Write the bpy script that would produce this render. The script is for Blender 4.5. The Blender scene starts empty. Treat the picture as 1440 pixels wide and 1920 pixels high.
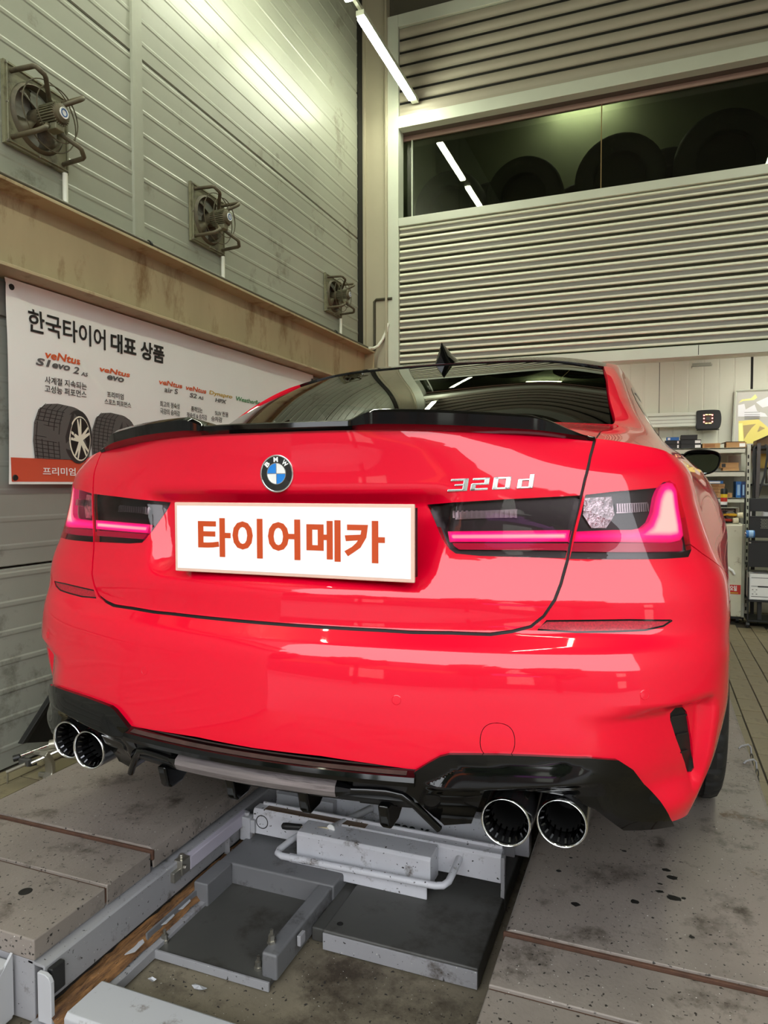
import bpy, math, random
import numpy as np
from math import pi, sin, cos, radians
from mathutils import Vector, Matrix
from mathutils.geometry import delaunay_2d_cdt
random.seed(7)
S = bpy.context.scene
COL = S.collection
# ---------- camera (focal length in pixels of the 1440 x 1920 frame), world, exposure ----------
CAM = np.array([.72, -1.20, .91]); F_PX = 1310.
def cam_axes(yaw=.3698, pitch=.03905, roll=-.0021):
    right = np.array([cos(yaw), sin(yaw), 0]); fwd = np.array([-sin(yaw), cos(yaw), 0]); up = np.array([0, 0, 1.])
    f2 = fwd*cos(pitch)-up*sin(pitch); u2 = up*cos(pitch)+fwd*sin(pitch)
    return right*cos(roll)+u2*sin(roll), u2*cos(roll)-right*sin(roll), f2
_r, _u, _f = cam_axes()
cam = bpy.data.objects.new('camera', bpy.data.cameras.new('camera')); COL.objects.link(cam)
cam.data.sensor_fit = 'HORIZONTAL'; cam.data.sensor_width = 36; cam.data.lens = F_PX/1440*36; cam.data.clip_start = .02
cam.matrix_world = Matrix(((_r[0], _u[0], -_f[0], CAM[0]), (_r[1], _u[1], -_f[1], CAM[1]), (_r[2], _u[2], -_f[2], CAM[2]), (0, 0, 0, 1)))
S.camera = cam
W = bpy.data.worlds.new('overcast_sky'); S.world = W; W.use_nodes = True
_bg = W.node_tree.nodes['Background']; _bg.inputs[0].default_value = (.93, .97, 1, 1); _bg.inputs[1].default_value = 3.6
S.view_settings.view_transform = 'Standard'; S.view_settings.look = 'None'; S.view_settings.gamma = 1
S.view_settings.use_curve_mapping = False
S.view_settings.exposure = .66
LED_COL = (.95, 1., .76); LED_STRENGTH = 46.
# ---------- helpers ----------
WL = {}                                          # world origin of every object
class MB:
    """collects shapes in world coordinates; obj() links them as ONE mesh object"""
    def __init__(s): s.v = []; s.f = []; s.m = []
    def add(s, v, f, m=0):
        k = len(s.v); s.v += [tuple(map(float, p)) for p in v]; s.f += [tuple(k+i for i in q) for q in f]; s.m += [m]*len(f); return s
    def box(s, x0, x1, y0, y1, z0, z1, m=0):
        return s.add([(x0,y0,z0),(x1,y0,z0),(x1,y1,z0),(x0,y1,z0),(x0,y0,z1),(x1,y0,z1),(x1,y1,z1),(x0,y1,z1)],
                     [(3,2,1,0),(4,5,6,7),(0,1,5,4),(1,2,6,5),(2,3,7,6),(3,0,4,7)], m)
    def prism(s, poly, ax, a0, a1, m=0):
        """poly in the two other axes (x: y,z  y: x,z  z: x,y), extruded along ax"""
        g = {'x': lambda p, a: (a, p[0], p[1]), 'y': lambda p, a: (p[0], a, p[1]), 'z': lambda p, a: (p[0], p[1], a)}[ax]
        n = len(poly); ar = sum(poly[i][0]*poly[(i+1) % n][1]-poly[(i+1) % n][0]*poly[i][1] for i in range(n))
        if (ar < 0) != (ax == 'y'): poly = poly[::-1]
        if a1 < a0: a0, a1 = a1, a0
        v = [g(p, a0) for p in poly]+[g(p, a1) for p in poly]
        return s.add(v, [tuple(range(n))[::-1], tuple(range(n, 2*n))]+[(i, (i+1) % n, n+(i+1) % n, n+i) for i in range(n)], m)
    def tube(s, pts, r, n=10, m=0, closed=False, flat=1.):
        pts = [Vector(p) for p in pts]; k = len(pts); v = []; f = []; up = Vector((0, 0, 1)); prev = None
        rr = r if isinstance(r, (list, tuple)) else [r]*k
        for i, p in enumerate(pts):
            t = (pts[(i+1) % k]-pts[i-1]) if closed else (pts[min(i+1, k-1)]-pts[max(i-1, 0)])
            t.normalize()
            a = (t.cross(up) if abs(t.z) < .95 else t.cross(Vector((1, 0, 0)))) if prev is None else prev-t*prev.dot(t)
            a.normalize(); prev = a; b = t.cross(a)
            v += [p+(a*cos(2*pi*q/n)+b*sin(2*pi*q/n)*flat)*rr[i] for q in range(n)]
        for i in range(k if closed else k-1):
            for q in range(n): f.append((i*n+q, i*n+(q+1) % n, ((i+1) % k)*n+(q+1) % n, ((i+1) % k)*n+q))
        if not closed: f += [tuple(range(n))[::-1], tuple(range((k-1)*n, k*n))]
        return s.add(v, f, m)
    def lathe(s, prof, c, axis, n=24, m=0, closed=False, cap=False):
        """prof: (radius, distance along axis)"""
        ax = Vector(axis).normalized(); a = ax.orthogonal().normalized(); b = ax.cross(a); c = Vector(c); v = []; f = []
        for r, h in prof: v += [c+ax*h+(a*cos(2*pi*q/n)+b*sin(2*pi*q/n))*r for q in range(n)]
        k = len(prof)
        for i in range(k if closed else k-1):
            for q in range(n): f.append((i*n+q, i*n+(q+1) % n, ((i+1) % k)*n+(q+1) % n, ((i+1) % k)*n+q))
        if cap and not closed:
            if prof[0][0] > 1e-6: f.append(tuple(range(n))[::-1])
            if prof[-1][0] > 1e-6: f.append(tuple(range((k-1)*n, k*n)))
        return s.add(v, f, m)
    def cyl(s, a, b, r, n=16, m=0, r2=None):
        a = Vector(a); b = Vector(b); return s.lathe([(r, 0), (r if r2 is None else r2, (b-a).length)], a, b-a, n, m, cap=True)
def link(o, parent=None, label=None, cat=None, group=None, kind=None):
    COL.objects.link(o)
    if parent is not None: o.parent = parent
    if label: o['label'] = label
    if cat: o['category'] = cat
    if group: o['group'] = group
    if kind: o['kind'] = kind
    return o
def thing(name, label=None, cat=None, loc=(0, 0, 0), group=None, parent=None, kind=None):
    o = bpy.data.objects.new(name, None); o.empty_display_size = .05
    base = WL.get(parent.name, Vector((0, 0, 0))) if parent else Vector((0, 0, 0))
    link(o, parent, label, cat, group, kind); o.location = Vector(loc)-base; WL[o.name] = Vector(loc); return o
def obj(name, mb, mats, parent=None, smooth=None, bevel=0, seg=2, label=None, cat=None, group=None, kind=None, origin=None, ang=35):
    if not isinstance(mats, (list, tuple)): mats = [mats]
    v = mb.v
    if parent is not None: O = WL[parent.name]
    elif origin is not None: O = Vector(origin)
    else:
        xs, ys, zs = zip(*v); O = Vector(((min(xs)+max(xs))/2, (min(ys)+max(ys))/2, min(zs)))
    me = bpy.data.meshes.new(name); me.from_pydata([(p[0]-O[0], p[1]-O[1], p[2]-O[2]) for p in v], [], mb.f)
    for m in mats: me.materials.append(m)
    if max(mb.m, default=0): me.polygons.foreach_set('material_index', mb.m)
    o = bpy.data.objects.new(name, me); link(o, parent, label, cat, group, kind); WL[o.name] = O
    if parent is None: o.location = O
    if smooth is not None:
        me.polygons.foreach_set('use_smooth', [True]*len(me.polygons)); me.set_sharp_from_angle(angle=radians(smooth))
    if bevel:
        b = o.modifiers.new('bevel', 'BEVEL'); b.width = bevel; b.segments = seg; b.limit_method = 'ANGLE'; b.angle_limit = radians(ang)
        b.harden_normals = False
        if smooth is None:
            me.polygons.foreach_set('use_smooth', [True]*len(me.polygons)); me.set_sharp_from_angle(angle=radians(30))
            b.harden_normals = True
    return o
def boxo(name, x0, x1, y0, y1, z0, z1, m, parent=None, bevel=.002, **k): return obj(name, MB().box(x0, x1, y0, y1, z0, z1), m, parent, bevel=bevel, **k)
def dup(root, loc, label=None, group=None, rotz=None):
    """copy of a thing with its parts and sub-parts"""
    r = root.copy(); COL.objects.link(r); r.location = loc; WL[r.name] = Vector(loc)
    if rotz is not None: r.rotation_euler = (0, 0, rotz)
    if label: r['label'] = label
    if group: r['group'] = group
    for ch in list(root.children):
        c = ch.copy(); COL.objects.link(c); c.parent = r
        for g in ch.children:
            d = g.copy(); COL.objects.link(d); d.parent = c
    return r
def lin(c): return tuple((x/12.92 if x <= .04045 else ((x+.055)/1.055)**2.4) for x in (q/255 for q in c))
def N(nt, t, **k):
    n = nt.nodes.new(t)
    for a, b in k.items(): setattr(n, a, b)
    return n
MATS = {}
def mat(name, col, rough=.5, metal=0., var=0., vscale=8., dirt=None, damt=0., dscale=6., stretch=(1, 1, 1), bump=0., bscale=40., coat=0., spec=.5,
        rust=None, ramt=0., rscale=9., emit=None, estr=0., rvar=0., speck=0., sscale=110.):
    """painted / worn surface; col and dirt are sRGB 0-255"""
    m = bpy.data.materials.new(name); m.use_nodes = True; nt = m.node_tree; P = nt.nodes['Principled BSDF']; L = nt.links.new
    c = (*lin(col), 1); P.inputs['Base Color'].default_value = c; P.inputs['Roughness'].default_value = rough; P.inputs['Metallic'].default_value = metal
    P.inputs['Coat Weight'].default_value = coat; P.inputs['Coat Roughness'].default_value = .03; P.inputs['Specular IOR Level'].default_value = spec
    if emit: P.inputs['Emission Color'].default_value = (*emit, 1); P.inputs['Emission Strength'].default_value = estr
    if var or damt or bump or ramt or rvar or speck:
        tc = N(nt, 'ShaderNodeTexCoord'); mp = N(nt, 'ShaderNodeMapping'); mp.inputs['Scale'].default_value = stretch; L(tc.outputs['Object'], mp.inputs[0])
        def noise(sc, det=5, ro=.6):
            n = N(nt, 'ShaderNodeTexNoise'); n.inputs['Scale'].default_value = sc; n.inputs['Detail'].default_value = det; n.inputs['Roughness'].default_value = ro
            L(mp.outputs[0], n.inputs['Vector']); return n.outputs['Fac']
        def ramp(src, a, b):
            r = N(nt, 'ShaderNodeMapRange'); r.inputs[1].default_value = a; r.inputs[2].default_value = b; L(src, r.inputs[0]); return r.outputs[0]
        def mix(fac, a, b, mode='MIX'):
            x = N(nt, 'ShaderNodeMix', data_type='RGBA', blend_type=mode); L(fac, x.inputs[0])
            for i, q in ((6, a), (7, b)):
                if isinstance(q, tuple): x.inputs[i].default_value = q
                else: L(q, x.inputs[i])
            return x.outputs[2]
        cur = c
        if var:
            d = tuple(q*(1-var) for q in c[:3])+(1,); l = tuple(min(1, q*(1+var)) for q in c[:3])+(1,)
            cur = mix(ramp(noise(vscale), .3, .7), d, l)
        if damt: cur = mix(ramp(noise(dscale, 8, .72), .62-damt*.3, .72-damt*.12), cur, (*lin(dirt or (40, 36, 30)), 1))
        if ramt: cur = mix(ramp(noise(rscale, 9, .7), .66-ramt*.3, .70-ramt*.2), cur, (*lin(rust or (110, 62, 28)), 1))
        if speck: cur = mix(ramp(noise(sscale, 2, .5), .70-speck*.1, .74-speck*.1), cur, (*lin((34, 30, 26)), 1)); cur = mix(ramp(noise(sscale*1.7, 1, .5), .765, .80), cur, (*lin((206, 202, 196)), 1))
        if not isinstance(cur, tuple): L(cur, P.inputs['Base Color'])
        if rvar: L(ramp(noise(vscale*2), .2, .8), (r2 := N(nt, 'ShaderNodeMapRange')).inputs[0]); r2.inputs[3].default_value = rough-rvar; r2.inputs[4].default_value = rough+rvar; L(r2.outputs[0], P.inputs['Roughness'])
        if bump:
            b = N(nt, 'ShaderNodeBump'); b.inputs['Strength'].default_value = bump; b.inputs['Distance'].default_value = .004; L(noise(bscale, 4), b.inputs['Height']); L(b.outputs[0], P.inputs['Normal'])
    MATS[name] = m; return m
def clear(name, tint, ior=1.5, rough=.0, gain=1.):
    """thin pane: tinted transmission plus a mirror reflection by Fresnel"""
    m = bpy.data.materials.new(name); m.use_nodes = True; nt = m.node_tree; nt.nodes.clear(); L = nt.links.new
    o = N(nt, 'ShaderNodeOutputMaterial'); t = N(nt, 'ShaderNodeBsdfTransparent'); g = N(nt, 'ShaderNodeBsdfGlossy'); x = N(nt, 'ShaderNodeMixShader'); f = N(nt, 'ShaderNodeFresnel')
    t.inputs[0].default_value = (*tint, 1); g.inputs['Roughness'].default_value = rough; g.inputs[0].default_value = (1, 1, 1, 1); f.inputs[0].default_value = ior
    L(f.outputs[0], x.inputs[0]); L(t.outputs[0], x.inputs[1]); L(g.outputs[0], x.inputs[2]); L(x.outputs[0], o.inputs[0]); return m
_dg = None
def text(name, body, rect, frame, m, parent, bold=0., shear=0., depth=.0004, flip=False, label=None, keep=False, conform=None):
    """lettering as a mesh that fills rect (u0, v0, u1, v1) of a frame (origin, u axis, v axis); keep = keep the letters' own proportions"""
    cu = bpy.data.curves.new(name, 'FONT'); cu.body = body; cu.size = 1; cu.offset = bold; cu.shear = shear; cu.extrude = .01; cu.resolution_u = 3; cu.space_line = .95
    t = bpy.data.objects.new(name, cu); COL.objects.link(t); dg = bpy.context.evaluated_depsgraph_get()
    me = bpy.data.meshes.new_from_object(t.evaluated_get(dg)); bpy.data.objects.remove(t); bpy.data.curves.remove(cu)
    co = np.empty(len(me.vertices)*3); me.vertices.foreach_get('co', co); co = co.reshape(-1, 3); lo = co.min(0); hi = co.max(0)
    u0, v0, u1, v1 = rect; su = (u1-u0)/(hi[0]-lo[0]); sv = (v1-v0)/(hi[1]-lo[1])
    if keep: su = sv
    O, U_, V_ = (np.array(q, float) for q in frame); n = np.cross(U_, V_); n /= np.linalg.norm(n)
    P = O+np.outer((co[:, 0]-lo[0])*su+u0, U_)+np.outer((co[:, 1]-lo[1])*sv+v0, V_)+np.outer((co[:, 2]-lo[2])/.02*depth, n)
    if conform: P[:, 0] = [conform(y, z)+(.0004 if q > 0 else 0) for y, z, q in zip(P[:, 1], P[:, 2], co[:, 2])]
    me.vertices.foreach_set('co', (P-np.array(WL[parent.name])).ravel()); me.materials.clear(); me.materials.append(m); me.update()
    o = bpy.data.objects.new(name, me); link(o, parent, label); WL[o.name] = WL[parent.name]; return o
# ---------- materials ----------
M_panel = mat('grey_sandwich_panel', (148, 150, 137), .34, spec=.5, var=.06, vscale=2.5, dirt=(95, 92, 76), damt=.12, dscale=2.2, bump=.05, bscale=9)
M_panel_low = mat('lower_sandwich_panel', (146, 147, 138), .5, var=.06, vscale=2.5, dirt=(82, 80, 70), damt=.22, dscale=2.4)
M_trim = mat('grey_flashing', (150, 152, 138), .5, var=.05)
M_beam = mat('beige_primer_steel', (172, 158, 124), .62, var=.10, vscale=3, dirt=(128, 104, 70), damt=.28, dscale=5, stretch=(1, 1, .35))
M_column = mat('cream_steel', (176, 168, 146), .5, var=.05, vscale=2)
M_alu = mat('painted_door_frame', (206, 210, 196), .38, var=.04, vscale=3)
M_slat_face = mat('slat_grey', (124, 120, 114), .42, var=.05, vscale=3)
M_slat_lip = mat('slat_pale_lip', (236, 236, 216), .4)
M_slat_up = mat('slat_beige', (172, 164, 148), .45, var=.05, vscale=3)
M_dark = mat('dark_void', (22, 20, 16), .8)
M_ceiling = mat('dark_ceiling', (88, 84, 72), .85, var=.12, vscale=2)
M_concrete = mat('stained_concrete', (116, 107, 90), .75, speck=.4, var=.16, vscale=5, dirt=(58, 48, 36), damt=.42, dscale=4.5, bump=.4, bscale=60)
M_tile = mat('brown_floor_tile', (128, 118, 92), .55, var=.10, vscale=5, dirt=(84, 74, 56), damt=.25, dscale=9, bump=.15, bscale=60)
def tile_pattern():
    m = bpy.data.materials.new('far_floor_tiles'); m.use_nodes = True; nt = m.node_tree; P = nt.nodes['Principled BSDF']; L = nt.links.new
    g = N(nt, 'ShaderNodeNewGeometry'); sp = N(nt, 'ShaderNodeSeparateXYZ'); L(g.outputs['Position'], sp.inputs[0]); cb_ = N(nt, 'ShaderNodeCombineXYZ'); L(sp.outputs[1], cb_.inputs[0]); L(sp.outputs[0], cb_.inputs[1])
    b = N(nt, 'ShaderNodeTexBrick'); L(cb_.outputs[0], b.inputs['Vector']); b.inputs['Scale'].default_value = 1; b.inputs['Brick Width'].default_value = .2; b.inputs['Row Height'].default_value = .1; b.inputs['Mortar Size'].default_value = .003; b.inputs['Mortar Smooth'].default_value = .1
    b.inputs['Color1'].default_value = (*lin((128, 118, 92)), 1); b.inputs['Color2'].default_value = (*lin((114, 104, 80)), 1); b.inputs['Mortar'].default_value = (*lin((46, 40, 32)), 1)
    L(b.outputs['Color'], P.inputs['Base Color']); P.inputs['Roughness'].default_value = .55; return m
M_tilefar = tile_pattern()
M_grout = mat('dark_grout', (52, 46, 36), .9)
M_white_wall = mat('cream_wall_panel', (206, 206, 190), .5, var=.03, vscale=2)
M_deck = mat('worn_lift_deck', (127, 118, 111), .48, speck=.5, var=.12, vscale=7, dirt=(62, 54, 46), damt=.30, dscale=9, rust=(88, 66, 48), ramt=.10, rscale=4, bump=.25, bscale=120, rvar=.12)
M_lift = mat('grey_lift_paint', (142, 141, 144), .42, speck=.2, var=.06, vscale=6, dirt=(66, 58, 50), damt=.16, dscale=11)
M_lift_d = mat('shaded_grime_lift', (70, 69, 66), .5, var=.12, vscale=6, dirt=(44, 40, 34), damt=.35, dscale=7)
M_rust = mat('rusty_track', (146, 104, 62), .8, var=.35, vscale=22, dirt=(58, 36, 24), damt=.75, dscale=16, stretch=(3, .35, 3), bump=.9, bscale=50, speck=.3)
M_lift_m = mat('mid_grey_lift', (104, 104, 106), .42, var=.08, vscale=6, dirt=(52, 48, 44), damt=.2, dscale=9)
M_rustline = mat('rust_edge', (74, 48, 34), .85, var=.3, vscale=30)
M_steel = mat('bare_steel', (170, 166, 156), .3, metal=.9, var=.1)
M_black = mat('black_plastic', (24, 24, 24), .45)
M_blackm = mat('black_powder_coat', (22, 22, 22), .55)
M_rubber = mat('tyre_rubber', (26, 26, 26), .72, var=.15, vscale=30, dirt=(70, 66, 58), damt=.08, dscale=20)
M_fan = mat('fan_housing_paint', (118, 116, 92), .5, var=.12, vscale=10, dirt=(66, 60, 42), damt=.35, dscale=9)
M_fan_d = mat('dusty_fan_metal', (84, 76, 56), .6, var=.2, vscale=12, dirt=(48, 42, 30), damt=.4, dscale=9)
M_white = mat('white_print', (240, 240, 238), .55)
M_banner = mat('white_banner_vinyl', (243, 247, 243), .42, var=.02, vscale=2)
M_red_print = mat('orange_red_print', (206, 84, 58), .5)
M_black_print = mat('black_print', (30, 30, 30), .5)
M_grey_print = mat('grey_print', (92, 92, 92), .5)
M_orange = mat('orange_print', (214, 92, 40), .5)
M_gold = mat('gold_print', (196, 160, 40), .5)
M_green = mat('green_print', (60, 140, 80), .5)
M_card = mat('cardboard', (178, 138, 92), .8, var=.06, vscale=10)
M_blue = mat('blue_box_print', (36, 104, 176), .5)
M_chrome = mat('bright_chrome', (232, 232, 232), .14, metal=1)
M_lamp = mat('led_diffuser', (250, 255, 235), .4, emit=LED_COL, estr=LED_STRENGTH)
M_lampbody = mat('lamp_housing', (190, 192, 176), .4)
M_conduit = mat('white_conduit', (226, 226, 214), .4)
# ---------- room: floor z = -.2, left wall x = -1.63, roller door plane y = 4.4 ----------
FZ = -.2; XW = -1.63; YB = 4.4; XR = 5.6; YO = -3.2; ZC = 5.4
obj('floor', MB().box(XW-.2, XR+.2, YO, 6.2, FZ-.12, FZ-.004), M_concrete, kind='structure')
fl = thing('trim_1', loc=(1.05, 1, FZ), kind='structure')
tm = MB().box(-.047, .047, -.097, .097, -.012, 0)
proto = obj('tile', tm, M_tile, fl, bevel=.0015); proto.location = (.0, .1, 0)
def tiles(x0, nx, y0, y1, first=False):
    for i in range(nx):
        y = y0+(.1 if i % 2 else 0)
        while y < y1:
            o = proto if first else proto.copy()
            if not first: COL.objects.link(o); o.parent = fl
            first = False
            o.location = (x0+i*.1-1.05+random.uniform(-.0006, .0006), y-1, random.uniform(-.0012, .0008)); y += .2
# WL[fl] already removes the origin from the prototype's mesh: rebuild the shape about its own centre
proto.data = (lambda me: (me.from_pydata(tm.v, [], tm.f), me.materials.append(M_tile), me)[2])(bpy.data.meshes.new('tile'))
tiles(1.075, 9, 1.0, 4.9, True)
tiles(-1.58, 5, .35, 1.5)
boxo('trim_2', 1.02, 1.98, .9, 5.05, FZ-.01, FZ-.0035, M_grout, bevel=0, kind='structure')
boxo('trim_3', -1.63, -1.08, .25, 1.62, FZ-.01, FZ-.0035, M_grout, bevel=0, kind='structure')
for k, (a, b, c, d) in enumerate(((1.99, XR, YO, 5.69), (1.07, 1.99, 5.05, 5.69), (1.07, 1.99, YO, .9), (XW, -1.08, 1.62, YB), (XW, -1.08, YO, .25))):
    boxo('trim_%d' % (30+k), a, b, c, d, FZ-.01, FZ-.001, M_tilefar, bevel=0, kind='structure')
obj('ceiling', MB().box(XW-.2, XR+.2, YO, 6.2, ZC, ZC+.12), M_ceiling, kind='structure')
# left wall: sandwich panels, each with its row of shallow ribs
wl = obj('wall_left', MB().box(XW-.14, XW-.06, YO, YB+1.4, FZ, ZC), M_dark, kind='structure')
def rib_panel(y0, y1, z0, z1, m):
    n = max(1, round((z1-z0)/.1083)); h = (z1-z0)/n; pr = [(XW-.06, z0+.003)]
    for k in range(n):
        z = z0+k*h
        pr += [(XW+(.0 if k else -.008), z+(.004 if k == 0 else .0)), (XW, z+.008), (XW, z+h*.62), (XW+.0022, z+h*.68), (XW+.0022, z+h*.80), (XW, z+h*.86)]
    pr += [(XW, z1-.007), (XW-.008, z1-.003), (XW-.06, z1-.003)]
    mb = MB(); v = [(x, y0+.002, z) for x, z in pr]+[(x, y1-.002, z) for x, z in pr]; k = len(pr)
    mb.add(v, [(i, i+1, k+i+1, k+i)[::-1] for i in range(k-1)]); return obj('wall_panel', mb, m, wl)
ZJ = [FZ, .589, 1.78, 2.972, 4.163, ZC]
for a, b in ((YO, -1.70), (-1.70, 1.573), (1.573, YB+.0)):
    for k in range(5): rib_panel(a, b, ZJ[k], ZJ[k+1], M_panel_low if k < 2 else M_panel)
obj('trim_4', MB().prism([(XW, 1.536), (XW+.012, 1.540), (XW+.012, 1.607), (XW, 1.611)], 'z', 2.08, ZC), M_trim, kind='structure')
obj('trim_5', MB().prism([(XW, -1.74), (XW+.012, -1.736), (XW+.012, -1.668), (XW, -1.664)], 'z', 2.08, ZC), M_trim, kind='structure')
# girts behind the banner, under the beam
for n_, (y0, y1) in enumerate(((YO, .66), (.70, 1.50), (1.58, 2.9), (2.96, 4.3))):
    boxo('trim_%d' % (6+n_), XW, XW+.018, y0, y1, 1.56, 1.69, M_slat_face, kind='structure')
# H-beam along the wall
bw = obj('trim_10', MB().prism([(XW+.0, 1.705), (XW+.15, 1.705), (XW+.15, 1.718), (XW+.062, 1.722), (XW+.062, 2.008), (XW+.15, 2.012), (XW+.15, 2.025), (XW, 2.025)], 'y', 4.28, YO), M_beam, bevel=.002, kind='structure')
obj('trim_11', MB().box(XW+.01, XW+.142, 4.262, 4.28, 1.715, 2.015), M_beam, bevel=.002, kind='structure')
boxo('trim_22', XW-.05, XW+.012, YB-.14, YB+.02, FZ, ZC, M_dark, bevel=0, kind='structure')  # dark strip put in for the shadow gap between wall panels and column
# corner column
obj('trim_12', MB().box(XW+.014, XW+.035, YB-.06, YB+.25, FZ, ZC).box(XW+.035, XW+.225, YB-.035, YB-.02, FZ, ZC).box(XW+.215, XW+.232, YB-.06, YB+.2, FZ, ZC), M_column, bevel=.002, kind='structure')
# ---------- back wall: roller door with a window band ----------
XF0, XF1, XEND = -1.40, -1.305, 3.2
boxo('wall_back', XF0, XR, YB+.02, YB+.3, 4.70, ZC, M_ceiling, bevel=0, kind='structure')
boxo('wall_right', XR, XR+.1, YO, 6.2, FZ, ZC, M_panel, bevel=0, kind='structure')
boxo('trim_13', XEND, XR, YB, YB+.1, FZ, 4.70, M_panel, bevel=0, kind='structure')
dr = thing('door_1', loc=(XF0, YB, FZ), kind='structure')
boxo('jamb', XF0, XF1, YB-.03, YB+.10, FZ, 4.79, M_alu, dr, bevel=.004)
boxo('head_rail', XF1, XEND, YB-.03, YB+.10, 4.69, 4.79, M_alu, dr, bevel=.004)
boxo('transom', XF1, XEND, YB-.03, YB+.06, 3.868, 3.966, M_alu, dr, bevel=.004, label='upper pale transom above the window')
boxo('transom', XF1, XEND, YB-.03, YB+.06, 3.066, 3.134, M_alu, dr, bevel=.004, label='lower pale transom below the window')
boxo('soffit', XF1-.09, XEND, YB+.06, YB+.24, 3.875, 3.93, mat('brown_soffit', (96, 82, 74), .5), dr, bevel=0)
boxo('sill', XF1-.09, XEND, YB+.06, YB+.24, 3.07, 3.128, M_alu, dr, bevel=0)
boxo('window_rail', XF1-.09, XEND, YB+.135, YB+.165, 3.838, 3.876, mat('pinkish_rail', (170, 140, 130), .4), dr, bevel=.003)
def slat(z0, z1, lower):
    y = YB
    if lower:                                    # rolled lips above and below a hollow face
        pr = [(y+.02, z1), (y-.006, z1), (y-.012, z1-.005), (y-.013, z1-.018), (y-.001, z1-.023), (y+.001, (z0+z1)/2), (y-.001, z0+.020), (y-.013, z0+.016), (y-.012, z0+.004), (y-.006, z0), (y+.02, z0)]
        mi = [1, 1, 1, 1, 0, 0, 1, 1, 1, 1]  # light caught by the lips is put into paler colour, hollow face greyer
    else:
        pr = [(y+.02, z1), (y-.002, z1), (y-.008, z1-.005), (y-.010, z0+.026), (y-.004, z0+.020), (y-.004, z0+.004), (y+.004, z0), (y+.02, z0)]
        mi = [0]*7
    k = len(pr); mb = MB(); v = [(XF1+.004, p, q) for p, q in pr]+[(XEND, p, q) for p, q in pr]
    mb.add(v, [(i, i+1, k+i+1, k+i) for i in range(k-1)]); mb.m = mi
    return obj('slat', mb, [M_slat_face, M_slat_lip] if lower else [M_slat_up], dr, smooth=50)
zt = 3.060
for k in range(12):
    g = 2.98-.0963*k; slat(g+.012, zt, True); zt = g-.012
zt = 4.685
k = 0
while zt > 4.02: slat(zt-.103+.024, zt, False); zt -= .103
slat(3.97, zt, False)
boxo('bottom_bar', XF1, XEND, YB-.02, YB+.05, 1.836, 1.918, M_alu, dr, bevel=.004)
boxo('gap_shade', XF1, XEND, YB+.006, YB+.012, 1.84, 3.07, mat('olive_gap_shade', (40, 37, 22), .8), dr, bevel=0)  # dark sheet close behind the slats, put in as shade between them
boxo('gap_shade', XF1, XEND, YB+.006, YB+.012, 3.95, 4.70, M_dark, dr, bevel=0)  # same sheet of painted shade for the upper slats
boxo('bar_joint', 1.0, 1.004, YB-.0215, YB-.019, 1.845, 1.915, M_dark, dr, bevel=0)
wn = thing('window_1', loc=(XF0, YB+.15, 3.1), kind='structure')
M_pane = clear('dusty_green_glass', (.60, .63, .53), 1.55)
for a, b in ((XF0+.04, -1.245), (-1.235, .298), (.304, XEND)):
    boxo('pane', a, b, YB+.147, YB+.153, 3.128, 3.842, M_pane, wn, bevel=0)
boxo('glazing_bar', -1.248, -1.238, YB+.14, YB+.16, 3.128, 3.842, M_alu, wn, bevel=.001)
boxo('glazing_bar', .298, .304, YB+.14, YB+.16, 3.128, 3.842, mat('yellowed_sealant', (150, 124, 78), .5), wn, bevel=.001)
boxo('jamb', XF0+.005, XF0+.045, YB+.06, YB+.2, 3.13, 3.84, M_alu, wn, bevel=.002)
# tyre loft behind the glass
M_loft = mat('loft_wall', (140, 144, 124), .7, var=.1, vscale=2)
boxo('wall_loft', XF0, XEND, 5.75, 5.8, 3.0, 4.7, M_loft, bevel=0, kind='structure')
boxo('trim_14', XF0-.05, XEND, YB+.3, 5.75, 3.0, 3.05, M_dark, bevel=0, kind='structure')
boxo('trim_15', XF0-.05, XEND, YB+.3, 5.75, 4.62, 4.66, M_loft, bevel=0, kind='structure')
boxo('trim_23', XEND, XEND+.05, YB+.02, 5.8, 3.0, 4.66, M_loft, bevel=0, kind='structure')
boxo('trim_16', XF0-.05, XF0, YB+.25, 5.75, 3.0, 4.62, M_loft, bevel=0, kind='structure')
def tyre_shape(R, w, ri, n=40):
    h = w/2; pr = [(ri, -h*.8), (ri+.03, -h*.95), ((R+ri)/2, -h*1.02), (R-.03, -h*.96), (R-.008, -h*.8)]
    for g in (-.45, 0, .45): pr += [(R, h*(g-.10)), (R-.009, h*(g-.05)), (R-.009, h*(g+.05)), (R, h*(g+.10))]
    pr += [(R-.008, h*.8), (R-.03, h*.96), ((R+ri)/2, h*1.02), (ri+.03, h*.95), (ri, h*.8)]
    return pr
tyre_bm = MB().lathe(tyre_shape(.33, .22, .19), (0, 0, .33), (0, 1, .05), 36, closed=True)
LT = ((-1.02, 4.98, .98, 'front row, leftmost'), (-.36, 4.98, 1.0, 'front row, left of the bright glow'), (.42, 4.98, 1.08, 'front row, behind the yellowed joint'), (1.20, 4.98, 1.14, 'front row, third from the right'), (1.98, 4.98, 1.14, 'front row, large one at the right edge'), (2.74, 4.98, 1.1, 'front row, beyond the right edge'),
      (-.72, 5.34, .98, 'back row, leftmost gap'), (.80, 5.34, 1.05, 'back row, between the two taller ones'), (1.58, 5.34, 1.1, 'back row, second from the right'), (2.36, 5.34, 1.1, 'back row, at the right end'), (.06, 5.36, .8, 'back row, low in the bright gap'))
tyre_me = None
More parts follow.
